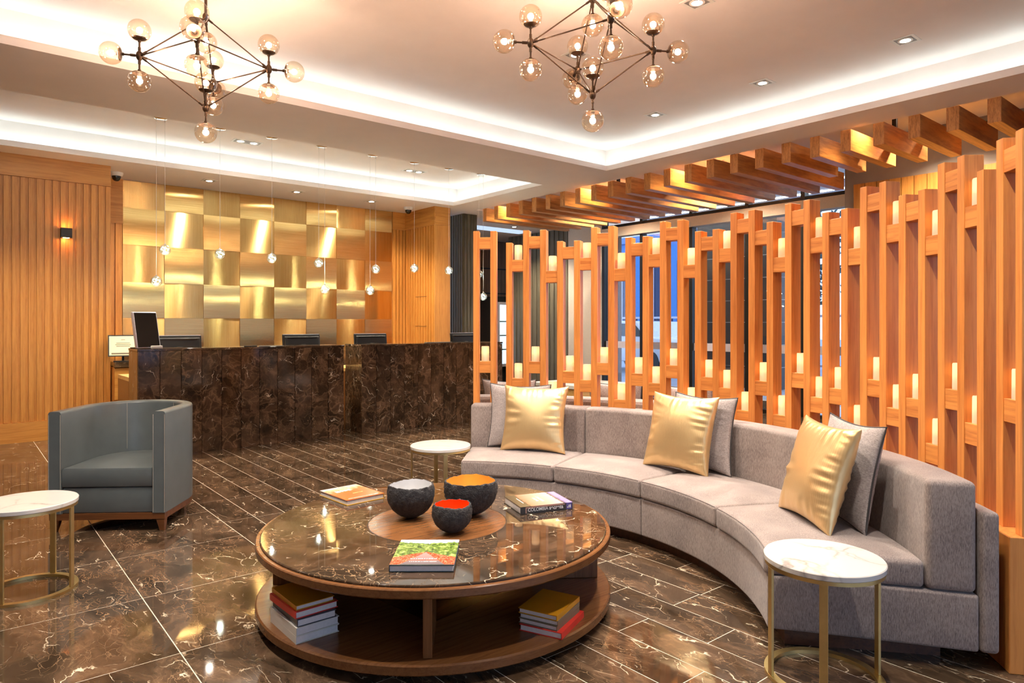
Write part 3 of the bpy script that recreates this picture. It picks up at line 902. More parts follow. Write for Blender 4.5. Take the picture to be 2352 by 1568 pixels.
BARS = {1: (UA, LA), 3: (UC, LC), 4: (UA, LA), 5: (UD, LD), 6: (UB, LB), 7: (UC, LC), 8: (UA, LA), 9: (UD, LD), 10: (UB, LB), 11: (UC, LC), 12: (UA, LA),
        13: (UD, LD), 14: (UB, LB), 15: (UC, LC), 16: (UA, LD), 17: (UB, LB), 18: (UD, LD), 19: (UA, LA), 20: (UC, LC), 21: (UB, LB), 22: (UD, LD), 23: (UA, LA),
        24: (UC, LC), 25: (UB, LB), 26: (UD, LD), 27: (UA, LA), 28: (UC, LC), 30: (UA, LA)}
cw_m = MB().lathe([(0.001, 0.0), (0.031, 0.0), (0.0315, 0.004), (0.0305, 0.112), (0.0285, 0.117), (0.024, 0.117), (0.022, 0.108), (0.001, 0.107)], 24).mesh('wax', smooth=40); cw_m.materials.append(M['wax'])
cf_m = MB().sphere((0, 0, 0.078), 0.009, 6, 4, (1, 1, 1.7)).mesh('flame_lamp', smooth=80); cf_m.materials.append(M['flame'])
up_n = lo_n = 0
rc_ = random.Random(21)
for g, (zu, zl) in BARS.items():
    a = R_((AN(g - 1) + AN(g)) / 2)
    rr = SR * math.cos(R_(3.319 / 2)) + 0.004
    for z, upper in ((zu, True), (zl, False)):
        link('crossbar', bar_m, scr, (rr * math.cos(a), rr * math.sin(a), z - 0.045), (0, 0, a - PI / 2))
        if upper and z in (UA, UB): continue
        if upper: up_n += 1
        else: lo_n += 1
        row = 'upper row' if upper else 'lower row'
        nth = ORD[(up_n if upper else lo_n) - 1]
        cr_ = rr + 0.040
        # bar's x axis is rotated, centre of the shelf
        p = (SC[0] + cr_ * math.cos(a), SC[1] + cr_ * math.sin(a), z)
        t = thing('pillar_candle', f'lit white pillar candle in the {row} of the screen, {nth} from the reception end', 'candle', p, rc_.uniform(0, 6), 'lit pillar candles on the screen')
        link('wax', cw_m, t); link('flame_lamp', cf_m, t)

# ================================================================== SOFA
SF = (1.588, 2.628)
A0, A1 = 46.6, -50.6
ro = lambda a: 2.20 + (47 - a) / 99 * 0.12          # outer shell radius
rbi = lambda a: 1.985 + (47 - a) / 99 * 0.06        # back cushion front at seat level
shear = lambda a, r: a - 1.8 * max(0, (r - 1.5)) / 0.8 * max(0, -a / 50.0)
sofa = thing('curved_sofa', 'long curved grey fabric sofa in front of the candle screen', 'sofa', (0, 0, 0))
def pol(a, r, z): return (SF[0] + r * math.cos(R_(a)), SF[1] + r * math.sin(R_(a)), z)
def arcpart(name, mat, r0, r1, a0, a1, z0, z1, rad, n=10, crown=0.0, lean=0.0, top_crown_dir=None, parent=sofa):
    """rounded sector: local x = angle, y = radius, z = height"""
    am = (a0 + a1) / 2; rm = ((r0(am) if callable(r0) else r0) + (r1(am) if callable(r1) else r1)) / 2
    hx = abs(R_(a0 - a1)) / 2 * rm
    f0 = r0 if callable(r0) else (lambda a: r0); f1 = r1 if callable(r1) else (lambda a: r1)
    hy = (f1(am) - f0(am)) / 2; hz = (z1 - z0) / 2
    def fn(x, y, z):
        a = am - math.copysign(1, a0 - a1) * math.degrees(x / rm)
        k = (y / hy + 1) / 2
        r = f0(a) + k * (f1(a) - f0(a))
        zz = z
        if crown:
            w_ = max(0, 1 - (x / hx) ** 4) * max(0, 1 - (y / hy) ** 2)
            zz = z + (crown * w_ if z > 0 else 0)
        r += lean * (zz + hz)
        return pol(shear(a, r), r, (z0 + z1) / 2 + zz)
    return MB().rbox((hx, hy, hz), rad, (n, 5, 3), fn).build(name, mat, parent, smooth=60)
step = (A0 - A1) / 4
bs = [A0 - step * k for k in range(5)]
for k in range(2):
    arcpart('base', 'sofa', 1.508, lambda a: ro(a) - 0.066, bs[2 * k] - 0.03, bs[2 * k + 2] + 0.03, 0.07, 0.285, 0.012, 24)
for k in range(4):
    arcpart('seat_cushion', 'sofa', 1.495, lambda a: rbi(a) + 0.03, bs[k] - 0.10, bs[k + 1] + 0.10, 0.288, 0.394, 0.020, 14, crown=0.022)
    MB().tube([pol(bs[k] - 0.6 - (step - 1.2) * i / 16, 1.495 + 0.0058, 0.394 - 0.0058) for i in range(17)], 0.0026, 6).build('seam', 'seam', sofa, smooth=60)
for k in range(4):
    arcpart('back_cushion', 'sofa', lambda a: rbi(a) + 0.032, lambda a: ro(a) - 0.072, bs[k] - 0.06, bs[k + 1] + 0.06, 0.287, 0.708, 0.024, 14, crown=0.006)
arcpart('back_shell', 'sofa', lambda a: ro(a) - 0.064, ro, A0, A1, 0.07, 0.60, 0.018, 40)
MB().arc(SF, 1.58, 2.16, A0 - 1.6, A1 + 1.2, 0.0, 0.07, 40).build('plinth', 'plinth', sofa)

# sofa behind the screen (only its back shows)
s2 = thing('rear_sofa', 'second grey curved sofa backing onto the far side of the screen', 'sofa', (SC[0], SC[1], 0))
MB().arc((0, 0), SR + 0.17, SR + 0.25, 49, 4, 0.05, 0.66, 30).build('back_shell', 'sofa', s2, bevel=0.015)
MB().arc((0, 0), SR + 0.255, SR + 0.42, 49, 4, 0.39, 0.715, 30).build('back_cushion', 'sofa', s2, bevel=0.03)
MB().arc((0, 0), SR + 0.255, SR + 0.98, 49, 4, 0.28, 0.388, 30).build('seat_cushion', 'sofa', s2, bevel=0.02)
MB().arc((0, 0), SR + 0.255, SR + 0.96, 49, 4, 0.05, 0.279, 30).build('base', 'sofa', s2, bevel=0.01)
MB().arc((0, 0), SR + 0.3, SR + 0.9, 48, 5, 0.0, 0.05, 30).build('plinth', 'plinth', s2)
bt = thing('wooden_bench', 'pale wooden low table beyond the screen in front of the cream wall', 'table', (7.15, 7.1, 0))
MB().box(-0.5, 0.5, -0.5, 0.5, 0.40, 0.45).build('top', 'whitep', bt, bevel=0.004)
MB().box(-0.48, 0.48, -0.48, 0.48, 0.0, 0.40).build('body', 'lightwood', bt)

# ================================================================== CUSHIONS
def pillow(name, label, cat, P, yaw, lean, S, T, mat, seed, wrinkle, piping=None, roll=0.0):
    """P = middle of the bottom edge; yaw = direction its face points (deg), lean = tilt back (deg)"""
    rng = random.Random(seed)
    root = thing(name, label, cat, P, 0, None)
    ph = [rng.uniform(0, 6) for _ in range(12)]
    N = 60
    def pt(u, v, side):
        k = 0.105
        x = S / 2 * u * (1 - k * (1 - v * v) * abs(u) ** 1.5); z = S / 2 * v * (1 - k * (1 - u * u) * abs(v) ** 1.5)
        e = max(0.0, (1 - u * u) * (1 - v * v))
        t_ = T * (e ** 0.42)
        y = side * t_
        if wrinkle:
            def rid(x, p): return 1.0 - abs(math.sin(x + p))
            def fold(q, o): return (rid(q * 6.3, ph[o]) ** 3 - 0.25) + 0.7 * (rid(q * 10.7, ph[o + 1]) ** 2 - 0.3) + 0.35 * math.sin(q * 31 + ph[o + 2])
            ku = 0.45 + 0.18 * math.sin(5 * v + ph[2]); kv = 0.60 + 0.14 * math.sin(6 * u + ph[7])
            eu = max(0, (abs(u) - ku) / (1 - ku)) ** 1.1 * (1 - abs(u) ** 6); ev = max(0, (abs(v) - kv) / (1 - kv)) ** 1.1 * (1 - abs(v) ** 6)
            o = 0 if u < 0 else 3; o2 = 6 if v < 0 else 9
            y += side * wrinkle * (1.5 * fold(v + 0.3 * u * v, o) * eu * (1 - v ** 4) + 1.1 * fold(u + 0.3 * u * v, o2) * ev * (1 - u ** 4))
            y += side * wrinkle * 0.8 * math.sin(3.2 * u + ph[0]) * math.sin(2.7 * v + ph[5]) * e
        z += 0.0
        return (x, y, z + S / 2)
    b = MB(); V = []; F = []
    for side in (-1, 1):
        o = len(V)
        for j in range(N + 1):
            for i in range(N + 1):
                u = math.sin((i / N - 0.5) * PI) ; v = math.sin((j / N - 0.5) * PI)
                u = 0.55 * u + 0.45 * (2 * i / N - 1); v = 0.55 * v + 0.45 * (2 * j / N - 1)
                V.append(pt(u, v, side))
        for j in range(N):
            for i in range(N):
                a = o + j * (N + 1) + i
                q = (a, a + 1, a + N + 2, a + N + 1)
                F.append(q if side < 0 else q[::-1])
    b.add(V, F)
    me = b.mesh('cover', smooth=None)
    bm = bmesh.new(); bm.from_mesh(me); bmesh.ops.remove_doubles(bm, verts=bm.verts, dist=0.0004); bmesh.ops.recalc_face_normals(bm, faces=bm.faces); bm.to_mesh(me); bm.free()
    me.polygons.foreach_set('use_smooth', [True] * len(me.polygons))
    me.materials.append(M[mat])
    # face normal is local -y; turn so it points to yaw, lean the top backwards
    rot = Euler((R_(-lean), R_(roll), 0), 'XYZ').to_matrix().to_4x4()
    root.matrix_world = Matrix.Translation(P) @ Matrix.Rotation(R_(yaw + 90), 4, 'Z') @ rot
    link('cover', me, root)
    if piping:
        path = []
        for i in range(4 * 24):
            s_, q = divmod(i, 24); q = -1 + 2 * q / 24
            u, v = [(q, -1), (1, q), (-q, 1), (-1, -q)][s_]
            path.append(pt(u, v, 0))
        MB().tube(path, 0.0045, 6, True).build('piping', piping, root, smooth=60)
    return root
ZSEAT = 0.408
def pol_p(a, r, z=ZSEAT): return (SF[0] + r * math.cos(R_(a)), SF[1] + r * math.sin(R_(a)), z)
pillow('gold_cushion', 'shiny gold cushion at the far end of the curved sofa near the reception', 'cushion', pol_p(31.5, 1.80, 0.405), 31.5 + 180 + 2, 15, 0.475, 0.075, 'gold_fabric', 1, 0.0075)
pillow('grey_cushion', 'grey piped cushion behind the gold one at the far end of the sofa', 'cushion', pol_p(36.0, 1.955, 0.403), 34 + 180, 8, 0.465, 0.05, 'greypillow', 2, 0.002, 'piping')
pillow('gold_cushion', 'shiny gold cushion at the middle of the curved sofa', 'cushion', pol_p(-2.0, 1.805, 0.405), -2 + 180 + 3, 15, 0.48, 0.075, 'gold_fabric', 3, 0.0075)
pillow('grey_cushion', 'grey piped cushion leaning behind the gold one at the middle of the sofa', 'cushion', pol_p(-4.0, 1.96, 0.403), -3 + 180, 8, 0.465, 0.05, 'greypillow', 4, 0.002, 'piping')
pillow('gold_cushion', 'shiny gold cushion on the sofa nearest the camera, by the white round table', 'cushion', pol_p(-38.0, 1.765, 0.405), -38 + 180 + 2, 17, 0.475, 0.075, 'gold_fabric', 5, 0.008)
pillow('grey_cushion', 'grey piped cushion behind the gold one on the sofa nearest the camera', 'cushion', pol_p(-37.5, 1.935, 0.403), -37.5 + 180, 11, 0.47, 0.052, 'greypillow', 6, 0.002, 'piping')
for k, (a, lb) in enumerate(((43.5, 'brown grey cushion on the rear sofa behind the first candles of the screen'), (25, 'brown grey cushion on the rear sofa in front of the black window frame'), (13, 'brown grey cushion on the rear sofa in front of the blue window'))):
    r_ = SR + 0.56
    P = (SC[0] + r_ * math.cos(R_(a)), SC[1] + r_ * math.sin(R_(a)), 0.385)
    pillow('grey_cushion', lb, 'cushion', P, a, 12, 0.46, 0.06, 'greypillow', 30 + k, 0.002, 'piping')

# ================================================================== COFFEE TABLE
TC = (1.79, 2.73)
ct = thing('coffee_table', 'large round coffee table with brown marble top and walnut rim', 'coffee table', (TC[0], TC[1], 0))
RT = 0.817
MB().lathe([(0.335, 0.314), (RT - 0.006, 0.314), (RT, 0.320), (RT, 0.347), (RT - 0.004, 0.351), (RT - 0.019, 0.351), (RT - 0.019, 0.338), (0.335, 0.338)], 96, closed=True).build('rim', 'walX', ct, smooth=35)
MB().lathe([(0.331, 0.3385), (RT - 0.020, 0.3385), (RT - 0.020, 0.357), (RT - 0.024, 0.360), (0.331, 0.360)], 96, closed=True).build('marble_top', 'tabletop', ct, smooth=35)
MB().lathe([(0.325, 0.3385), (0.331, 0.3385), (0.331, 0.3605), (0.325, 0.3605)], 72, closed=True).build('inlay_ring', 'bronze', ct, smooth=35)
MB().lathe([(0.001, 0.314), (0.3248, 0.314), (0.3248, 0.3602), (0.001, 0.3602)], 72).build('centre_disc', 'walX', ct, smooth=35)
MB().lathe([(0.001, 0.038), (RT - 0.006, 0.038), (RT, 0.044), (RT, 0.074), (RT - 0.006, 0.080), (0.001, 0.080)], 96).build('lower_shelf', 'walX', ct, smooth=35)
MB().lathe([(0.001, 0.0), (RT - 0.09, 0.0), (RT - 0.09, 0.038), (0.001, 0.038)], 72).build('plinth', 'black', ct, smooth=35)
hd = 0.47
cor = [(hd * math.cos(R_(234 + 90 * k)), hd * math.sin(R_(234 + 90 * k))) for k in range(4)]
MB().prism(cor, 0.0805, 0.3135).build('drum', 'bronze_mirror', ct)
for k in range(4):
    a = R_(234 + 90 * k)
    MB().box(hd - 0.01, 0.768, -0.017, 0.017, 0.0805, 0.3135).build('fin', 'walZ', ct, bevel=0.002, seg=1, rot=(0, 0, a))

def bowl(label, loc, r, h, lining, seed, cut):
    t = thing('clay_bowl', label, 'bowl', loc)
    rng = random.Random(seed)
    ph = [rng.uniform(0, 6) for _ in range(8)]
    n = 72
    nz = lambda t_: 0.35 * math.sin(2 * t_ + ph[0]) + 0.25 * math.sin(3 * t_ + ph[1]) + 0.2 * math.sin(11 * t_ + ph[2]) + 0.16 * math.sin(19 * t_ + ph[3]) + 0.12 * math.sin(31 * t_ + ph[4])
    def prof(off, m):
        P = []
        for j in range(m + 1):
            q = j / m
            a = -PI / 2 + q * (PI / 2 + cut)
            P.append((max(0.001, (r - off) * math.cos(a)), (h / (1 + math.sin(cut))) * (1 + math.sin(a)) + (off if j == 0 else off * (1 - q))))
        return P
    m = 26
    def shell(off, mat, name, rough):
        P = prof(off, m)
        b = MB(); V = []; F = []
        for j, (rr, z) in enumerate(P):
            for i in range(n):
                t_ = 2 * PI * i / n
                q = j / m
                dz = 0.006 * nz(t_) * q ** 6
                k = 1.5 * rough * (math.sin(17 * t_ + 9 * q * 3 + ph[5]) * math.sin(23 * q * 2 + ph[6] + 5 * t_) + 0.8 * rng.uniform(-1, 1)) * (0.2 + q)
                V.append(((rr + k) * math.cos(t_), (rr + k) * math.sin(t_), max(z, 0.0) + dz))
        for j in range(m):
            for i in range(n):
                F.append((j * n + i, j * n + (i + 1) % n, (j + 1) * n + (i + 1) % n, (j + 1) * n + i))
        F.append(tuple(range(n))[::-1])
        return b.add(V, F)
    o = shell(0.0, 'clay', 'shell', 0.0016 * r / 0.11)
    i_ = shell(0.006, lining, 'lining', 0.0002)
    # rim closes outer to inner
    b = MB(); b.add(o.v, o.f)
    no = len(o.v); top = no - n
    b.add(i_.v[-n:], [])
    for i in range(n):
        b.f.append((top + i, top + (i + 1) % n, no + (i + 1) % n, no + i))
    b.build('shell', 'clay', t, smooth=70)
    i_.build('lining', lining, t, smooth=70)
    return t
M['lin_white'] = plain('silver_white_lining', (222, 220, 220), 0.35, 0.15)
M['lin_gold'] = plain('gold_lining', (236, 184, 92), 0.35, 0.25)
M['lin_orange'] = plain('orange_lining', (248, 96, 22), 0.4)
bowl('rough black clay bowl with silver white inside, left of the three', (1.728, 2.873, 0.3607), 0.115, 0.160, 'lin_white', 1, 0.38)
bowl('largest rough black clay bowl with golden inside, right rear of the three', (1.985, 2.730, 0.3607), 0.132, 0.168, 'lin_gold', 2, 0.30)
bowl('smallest rough black clay bowl with bright orange inside, in front', (1.747, 2.546, 0.3607), 0.091, 0.128, 'lin_orange', 3, 0.42)

# ---- books
def book(name, label, loc, rz, W, D, H, cover, spine='-x', rounded=False, cat='book', top_mat=None, group=None):
    """W along local x, D along local y; spine side '-x', '+x', '-y', '+y'"""
    t = thing(name, label, cat, loc, rz, group)
    c = 0.0025
    ins = 0.004
    x0, x1, y0, y1 = -W / 2, W / 2, -D / 2, D / 2
    px0, px1, py0, py1 = x0 + ins, x1 - ins, y0 + ins, y1 - ins
    if spine == '-x': px0 = x0 + c
    if spine == '+x': px1 = x1 - c
    if spine == '-y': py0 = y0 + c
    if spine == '+y': py1 = y1 - c
    MB().box(px0, px1, py0, py1, c, H - c).build('pages', 'paper', t)
    MB().box(x0, x1, y0, y1, 0, c).build('back_cover', cover, t)
    fc = MB().box(x0, x1, y0, y1, H - c, H).build('front_cover', top_mat or cover, t)
    s = {'-x': (x0, x0 + c, y0, y1), '+x': (x1 - c, x1, y0, y1), '-y': (x0, x1, y0, y0 + c), '+y': (x0, x1, y1 - c, y1)}[spine]
    sp = MB().box(*s, c, H - c).build('spine', cover, t)
    return t, fc, sp
def text(txt, size, mat, parent, loc, rot, name='lettering', bold=0.0, xs=1.0):
    cu = bpy.data.curves.new(name, 'FONT')
    cu.body = txt; cu.size = size; cu.align_x = 'CENTER'; cu.align_y = 'CENTER'; cu.extrude = 0.0002; cu.offset = bold
    tmp = bpy.data.objects.new(name, cu); COL.objects.link(tmp)
    dg = bpy.context.evaluated_depsgraph_get()
    me = bpy.data.meshes.new_from_object(tmp.evaluated_get(dg))
    bpy.data.objects.remove(tmp)
    me.materials.append(M[mat] if isinstance(mat, str) else mat)
    o = link(name, me, parent, loc, rot)
    o.scale = (xs, 1, 1)
    return o

def marks(parent, x0, x1, y, h, z, mat, seed, vertical=False):
    """a line of print too small to read"""
    rng = random.Random(seed); b = MB(); x = x0
    while x < x1:
        w_ = rng.uniform(0.35, 0.8) * h
        q = (x, min(x + w_, x1), y - h / 2 * rng.uniform(0.7, 1), y + h / 2 * rng.uniform(0.7, 1))
        b.box(*(q if not vertical else (q[2], q[3], -q[1], -q[0])), z, z + 0.0002)
        x += w_ + h * rng.choice((0.18, 0.18, 0.18, 0.5))
    return b.build('print_line', mat, parent)

# cover with the flowered avenue (flat print)
def avenue_cover(W, D):
    t = NT('avenue_cover_print')
    tc = t.n('ShaderNodeTexCoord'); sp = t.n('ShaderNodeSeparateXYZ'); t.l(tc.outputs['Object'], sp.inputs[0])
    x = t.math('DIVIDE', sp.outputs[0], W); y = t.math('DIVIDE', sp.outputs[1], D)     # -.5 .. .5
    v = t.coord('Object', (60, 60, 60)); n = t.noise(v, 1.0, 5, 0.65)
    vr = t.coord('Object', (140, 140, 140)); n2 = t.noise(vr, 1.0, 3, 0.6)
    trees = t.ramp(n, [(0.36, lin((56, 74, 34))), (0.52, lin((120, 144, 60))), (0.68, lin((196, 204, 128)))])
    sky = lin((206, 214, 240))
    edge = t.math('ADD', y, t.math('MULTIPLY', n, -0.25))
    fsky = t.math('GREATER_THAN', t.math('ADD', edge, t.math('MULTIPLY', t.math('ABSOLUTE', x), -0.12)), 0.22)
    col = t.mix(fsky, trees, sky)
    red = t.ramp(n2, [(0.35, lin((150, 40, 20))), (0.5, lin((226, 82, 40))), (0.65, lin((250, 150, 110)))])
    hor = t.math('ADD', t.math('MULTIPLY', t.math('ABSOLUTE', x), -0.42), 0.03)
    fred = t.math('LESS_THAN', t.math('ADD', y, t.math('MULTIPLY', n2, 0.06)), hor)
    col = t.mix(fred, col, red)
    wpath = t.math('MULTIPLY', t.math('SUBTRACT', -0.02, y), 0.78)
    fpath = t.math('LESS_THAN', t.math('ABSOLUTE', x), wpath)
    pc = t.ramp(t.math('ADD', y, 0.5), [(0.0, lin((96, 92, 96))), (0.48, lin((190, 140, 134)))])
    col = t.mix(fpath, col, pc)
    fdark = t.math('LESS_THAN', y, -0.47)
    col = t.mix(fdark, col, lin((30, 44, 48)))
    return t.bsdf(col, 0.2)
bk, fc, sp_ = book('picture_book', 'hardback lying at the table front, cover with trees and red flowered avenue', (1.471, 2.327, 0.3605), R_(-39.0), 0.246, 0.306, 0.026, plain('dark_teal_board', (24, 42, 50), 0.3), '-x', top_mat=avenue_cover(0.246, 0.306))
marks(fc, -0.052, 0.056, -0.080, 0.008, 0.0261, 'paper', 1)
marks(fc, -0.052, 0.056, -0.096, 0.012, 0.0261, plain('red_print', (222, 90, 60), 0.5), 2)
marks(fc, -0.052, 0.056, -0.112, 0.007, 0.0261, 'paper', 3)

# book with the lettered spine
def canyon(W):
    t = NT('canyon_cover_print')
    tc = t.n('ShaderNodeTexCoord'); sp = t.n('ShaderNodeSeparateXYZ'); t.l(tc.outputs['Object'], sp.inputs[0])
    x = t.math('DIVIDE', sp.outputs[0], W)
    n = t.noise(t.coord('Object', (20, 60, 60)), 1.0, 5, 0.6)
    xx = t.math('ADD', t.math('ADD', x, 0.45), t.math('MULTIPLY', n, 0.12))
    col = t.ramp(xx, [(0.0, lin((70, 64, 46))), (0.20, lin((74, 66, 48))), (0.23, lin((172, 112, 86))), (0.55, lin((190, 146, 132))), (0.82, lin((188, 166, 168))), (0.84, lin((70, 62, 60))), (0.92, lin((150, 134, 190)))])
    return t.bsdf(col, 0.25)
bk2, fc2, sp2 = book('spine_lettered_book', 'thick paperback with rosy cover and white lettered dark spine by the sofa', (2.340, 2.629, 0.3605), R_(-18.5), 0.285, 0.232, 0.036, plain('dark_brown_cover', (58, 48, 40), 0.3), '-y', top_mat=canyon(0.285))
text('COLOMBIA', 0.0235, 'whitep', sp2, (-0.048, -0.1163, 0.0175), (R_(90), 0, 0), 'spine_lettering', 0.0003, 0.92)
text('secreta', 0.0265, 'whitep', sp2, (0.052, -0.1163, 0.0185), (R_(90), 0, 0), 'spine_lettering', 0.0007, 1.0)
MB().box(0.108, 0.138, -0.1165, -0.1158, 0.003, 0.033).build('spine_emblem', plain('violet_print', (96, 84, 150), 0.4), sp2)
MB().box(0.113, 0.118, -0.1168, -0.1164, 0.010, 0.016).box(0.120, 0.124, -0.1168, -0.1164, 0.010, 0.024).box(0.126, 0.133, -0.1168, -0.1164, 0.010, 0.025).build('emblem_mark', 'whitep', sp2)
MB().box(-0.115, -0.11, -0.1163, -0.1158, 0.003, 0.033).box(-0.112, 0.10, -0.1162, -0.1158, 0.027, 0.033).build('spine_stripe', plain('rosy_print', (186, 140, 120), 0.4), sp2)
text('COLOMBIA', 0.021, 'paper', fc2, (0.010, 0.0, 0.0362), (0, 0, R_(-90)), 'title_lettering', 0.0006, 0.95)
text('secreta', 0.023, 'paper', fc2, (-0.014, -0.004, 0.0362), (0, 0, R_(-90)), 'title_lettering', 0.0010, 1.0)
marks(fc2, -0.05, 0.05, -0.100, 0.006, 0.0361, 'paper', 4, True)

def orange_cover():
    t = NT('orange_cover_print')
    n = t.noise(t.coord('Object', (16, 16, 16)), 1.0, 3, 0.6)
    tc = t.n('ShaderNodeTexCoord'); sp = t.n('ShaderNodeSeparateXYZ'); t.l(tc.outputs['Object'], sp.inputs[0])
    q = t.math('ADD', t.math('MULTIPLY', sp.outputs[1], 3.4), t.math('MULTIPLY', n, 0.7))
    return t.bsdf(t.ramp(q, [(0.30, lin((220, 98, 40))), (0.55, lin((222, 110, 54))), (0.66, lin((226, 164, 124))), (0.8, lin((190, 180, 176)))]), 0.25)
bk3, fc3, sp3 = book('picture_book', 'hardback with orange cover and yellow board at the far left of the table', (1.682, 3.415, 0.3605), R_(4), 0.226, 0.292, 0.027, plain('yellow_board', (226, 172, 48), 0.35), '+x', top_mat=orange_cover())
marks(fc3, -0.01, 0.05, -0.03, 0.008, 0.0271, plain('yellow_print', (250, 214, 120), 0.5), 5)
marks(fc3, -0.07, 0.02, 0.05, 0.035, 0.0271, 'whitep', 6)
marks(fc3, -0.09, 0.09, -0.122, 0.007, 0.0271, 'paper', 7)

# stacks on the lower shelf
COV = {'mustard': plain('mustard_cover', (206, 142, 30), 0.25), 'red': plain('red_cover', (222, 52, 44), 0.35), 'navy': plain('navy_cover', (52, 54, 66), 0.3),
       'cream': plain('cream_cover', (216, 208, 196), 0.45), 'taupe': plain('taupe_cover', (120, 106, 84), 0.4)}
z = 0.0803
for k, (c, W, D, H, dx, dy, dr, lb) in enumerate((
        ('cream', 0.176, 0.262, 0.0295, 0, 0, 0, 'cream book at the very bottom of the left stack on the table shelf'),
        ('cream', 0.176, 0.262, 0.0320, 0.0, 0.0, 0.4, 'cream book second from the bottom of the left stack'),
        ('navy', 0.158, 0.262, 0.0285, 0.0, 0.002, -1.0, 'navy book in the middle of the left stack'),
        ('red', 0.176, 0.250, 0.0265, 0.0, 0.008, 1.5, 'red book second from the top of the left stack'),
        ('mustard', 0.158, 0.244, 0.0185, 0.0, 0.016, 0.5, 'mustard book lying on top of the left stack'))):
    book('hardback_book', lb, (1.098 + dx, 2.652 + dy, z), R_(0.5 + dr), W, D, H, COV[c], '-x', group='books on the table shelf')
    z += H + 0.0004
z = 0.0803
a = math.atan2(1.904 - 2.070, 1.819 - 1.749)
for k, (c, W, D, H, dx, dy, dr, lb) in enumerate((
        ('red', 0.184, 0.232, 0.0255, 0, 0, 0, 'red book at the bottom of the right stack on the table shelf'),
        ('taupe', 0.170, 0.214, 0.0195, -0.006, 0.010, -2, 'brown book second from the bottom of the right stack'),
        ('taupe', 0.170, 0.214, 0.0195, -0.004, 0.010, -1, 'brown book second from the top of the right stack'),
        ('mustard', 0.170, 0.222, 0.0205, -0.004, 0.012, -1.5, 'mustard book lying on top of the right stack'))):
    # local +x runs from the far-left corner to the near corner, local +y away to the right
    ux, uy = math.cos(a), math.sin(a)
    cx = 1.819 - ux * 0.092 - uy * 0.116 + dx; cy = 1.904 - uy * 0.092 + ux * 0.116 + dy
    book('hardback_book', lb, (cx, cy, z), a + R_(dr), W, D, H, COV[c], '+x', group='books on the table shelf')
    z += H + 0.0004

# ================================================================== SIDE TABLES
def side_table(label, X, Y, r, h, legs):
    t = thing('side_table', label, 'side table', (X, Y, 0))
    MB().lathe([(0.001, h - 0.022), (r - 0.003, h - 0.022), (r, h - 0.019), (r, h - 0.003), (r - 0.003, h), (0.001, h)], 72).build('top', 'white_marble', t, smooth=35)
    MB().lathe([(r - 0.022, h - 0.036), (r - 0.004, h - 0.036), (r - 0.004, h - 0.0225), (r - 0.022, h - 0.0225)], 64, closed=True).build('top_ring', 'brass', t, smooth=35)
    MB().lathe([(r - 0.030, 0.0), (r - 0.002, 0.0), (r - 0.002, 0.014), (r - 0.030, 0.014)], 64, closed=True).build('floor_ring', 'brass', t, smooth=35)
    for a in legs:
        MB().box(r - 0.014, r - 0.004, -0.014, 0.014, 0.014, h - 0.036).build('leg', 'brass', t, bevel=0.001, seg=1, rot=(0, 0, R_(a)))
    return t
side_table('white marble topped round brass side table in the near right corner', 2.482, 1.203, 0.208, 0.445, (144, 206, 320))
side_table('white marble topped round brass side table at the far end of the sofa', 2.70, 4.08, 0.215, 0.44, (140, 66, 246, 320))
side_table('white marble topped round brass side table cut off by the left picture edge', 0.285, 4.067, 0.212, 0.44, (-34, 236, 54, 150))

# ================================================================== ARMCHAIR
ac = thing('tub_armchair', 'blue grey leather tub armchair with wooden feet near the timber wall', 'armchair', (0.748, 4.898, 0), R_(-36.0))
HW, TH_, DEP = 0.355, 0.078, 0.71
def upath(off, n=28, y_front=0.0):
    """outline of the tub: right front -> round the back -> left front, offset inwards"""
    rr = HW - off
    pts = [(rr, y_front)]
    cyc = DEP - HW
    for i in range(n + 1):
        a = PI * i / n
        pts.append((rr * math.cos(a), cyc + rr * math.sin(a)))
    pts.append((-rr, y_front))
    return pts
def ustrip(o0, o1, z0, z1, yf=0.0, rnd=0.0):
    A = upath(o0, y_front=yf); B = upath(o1, y_front=yf)
    b = MB(); n = len(A)
    def row(z, P): return [(x, y, z) for x, y in P]
    if rnd:
        prof = [(o0, z0), (o0, z1 - rnd), (o0 + rnd * 0.3, z1 - rnd * 0.3), (o0 + rnd, z1), (o1 - rnd, z1), (o1 - rnd * 0.3, z1 - rnd * 0.3), (o1, z1 - rnd), (o1, z0)]
    else:
        prof = [(o0, z0), (o0, z1), (o1, z1), (o1, z0)]
    m = len(prof); V = []
    for o, z in prof:
        V += row(z, upath(o, y_front=yf))
    F = []
    for j in range(m):
        k = (j + 1) % m
        for i in range(n - 1):
            F.append((j * n + i, j * n + i + 1, k * n + i + 1, k * n + i))
    F.append(tuple(j * n for j in range(m))); F.append(tuple(j * n + n - 1 for j in range(m))[::-1])
    return b.add(V, F)
ustrip(0.0, TH_, 0.116, 0.755, 0.0, 0.016).build('tub_shell', 'leather', ac, smooth=50, bevel=0.0)
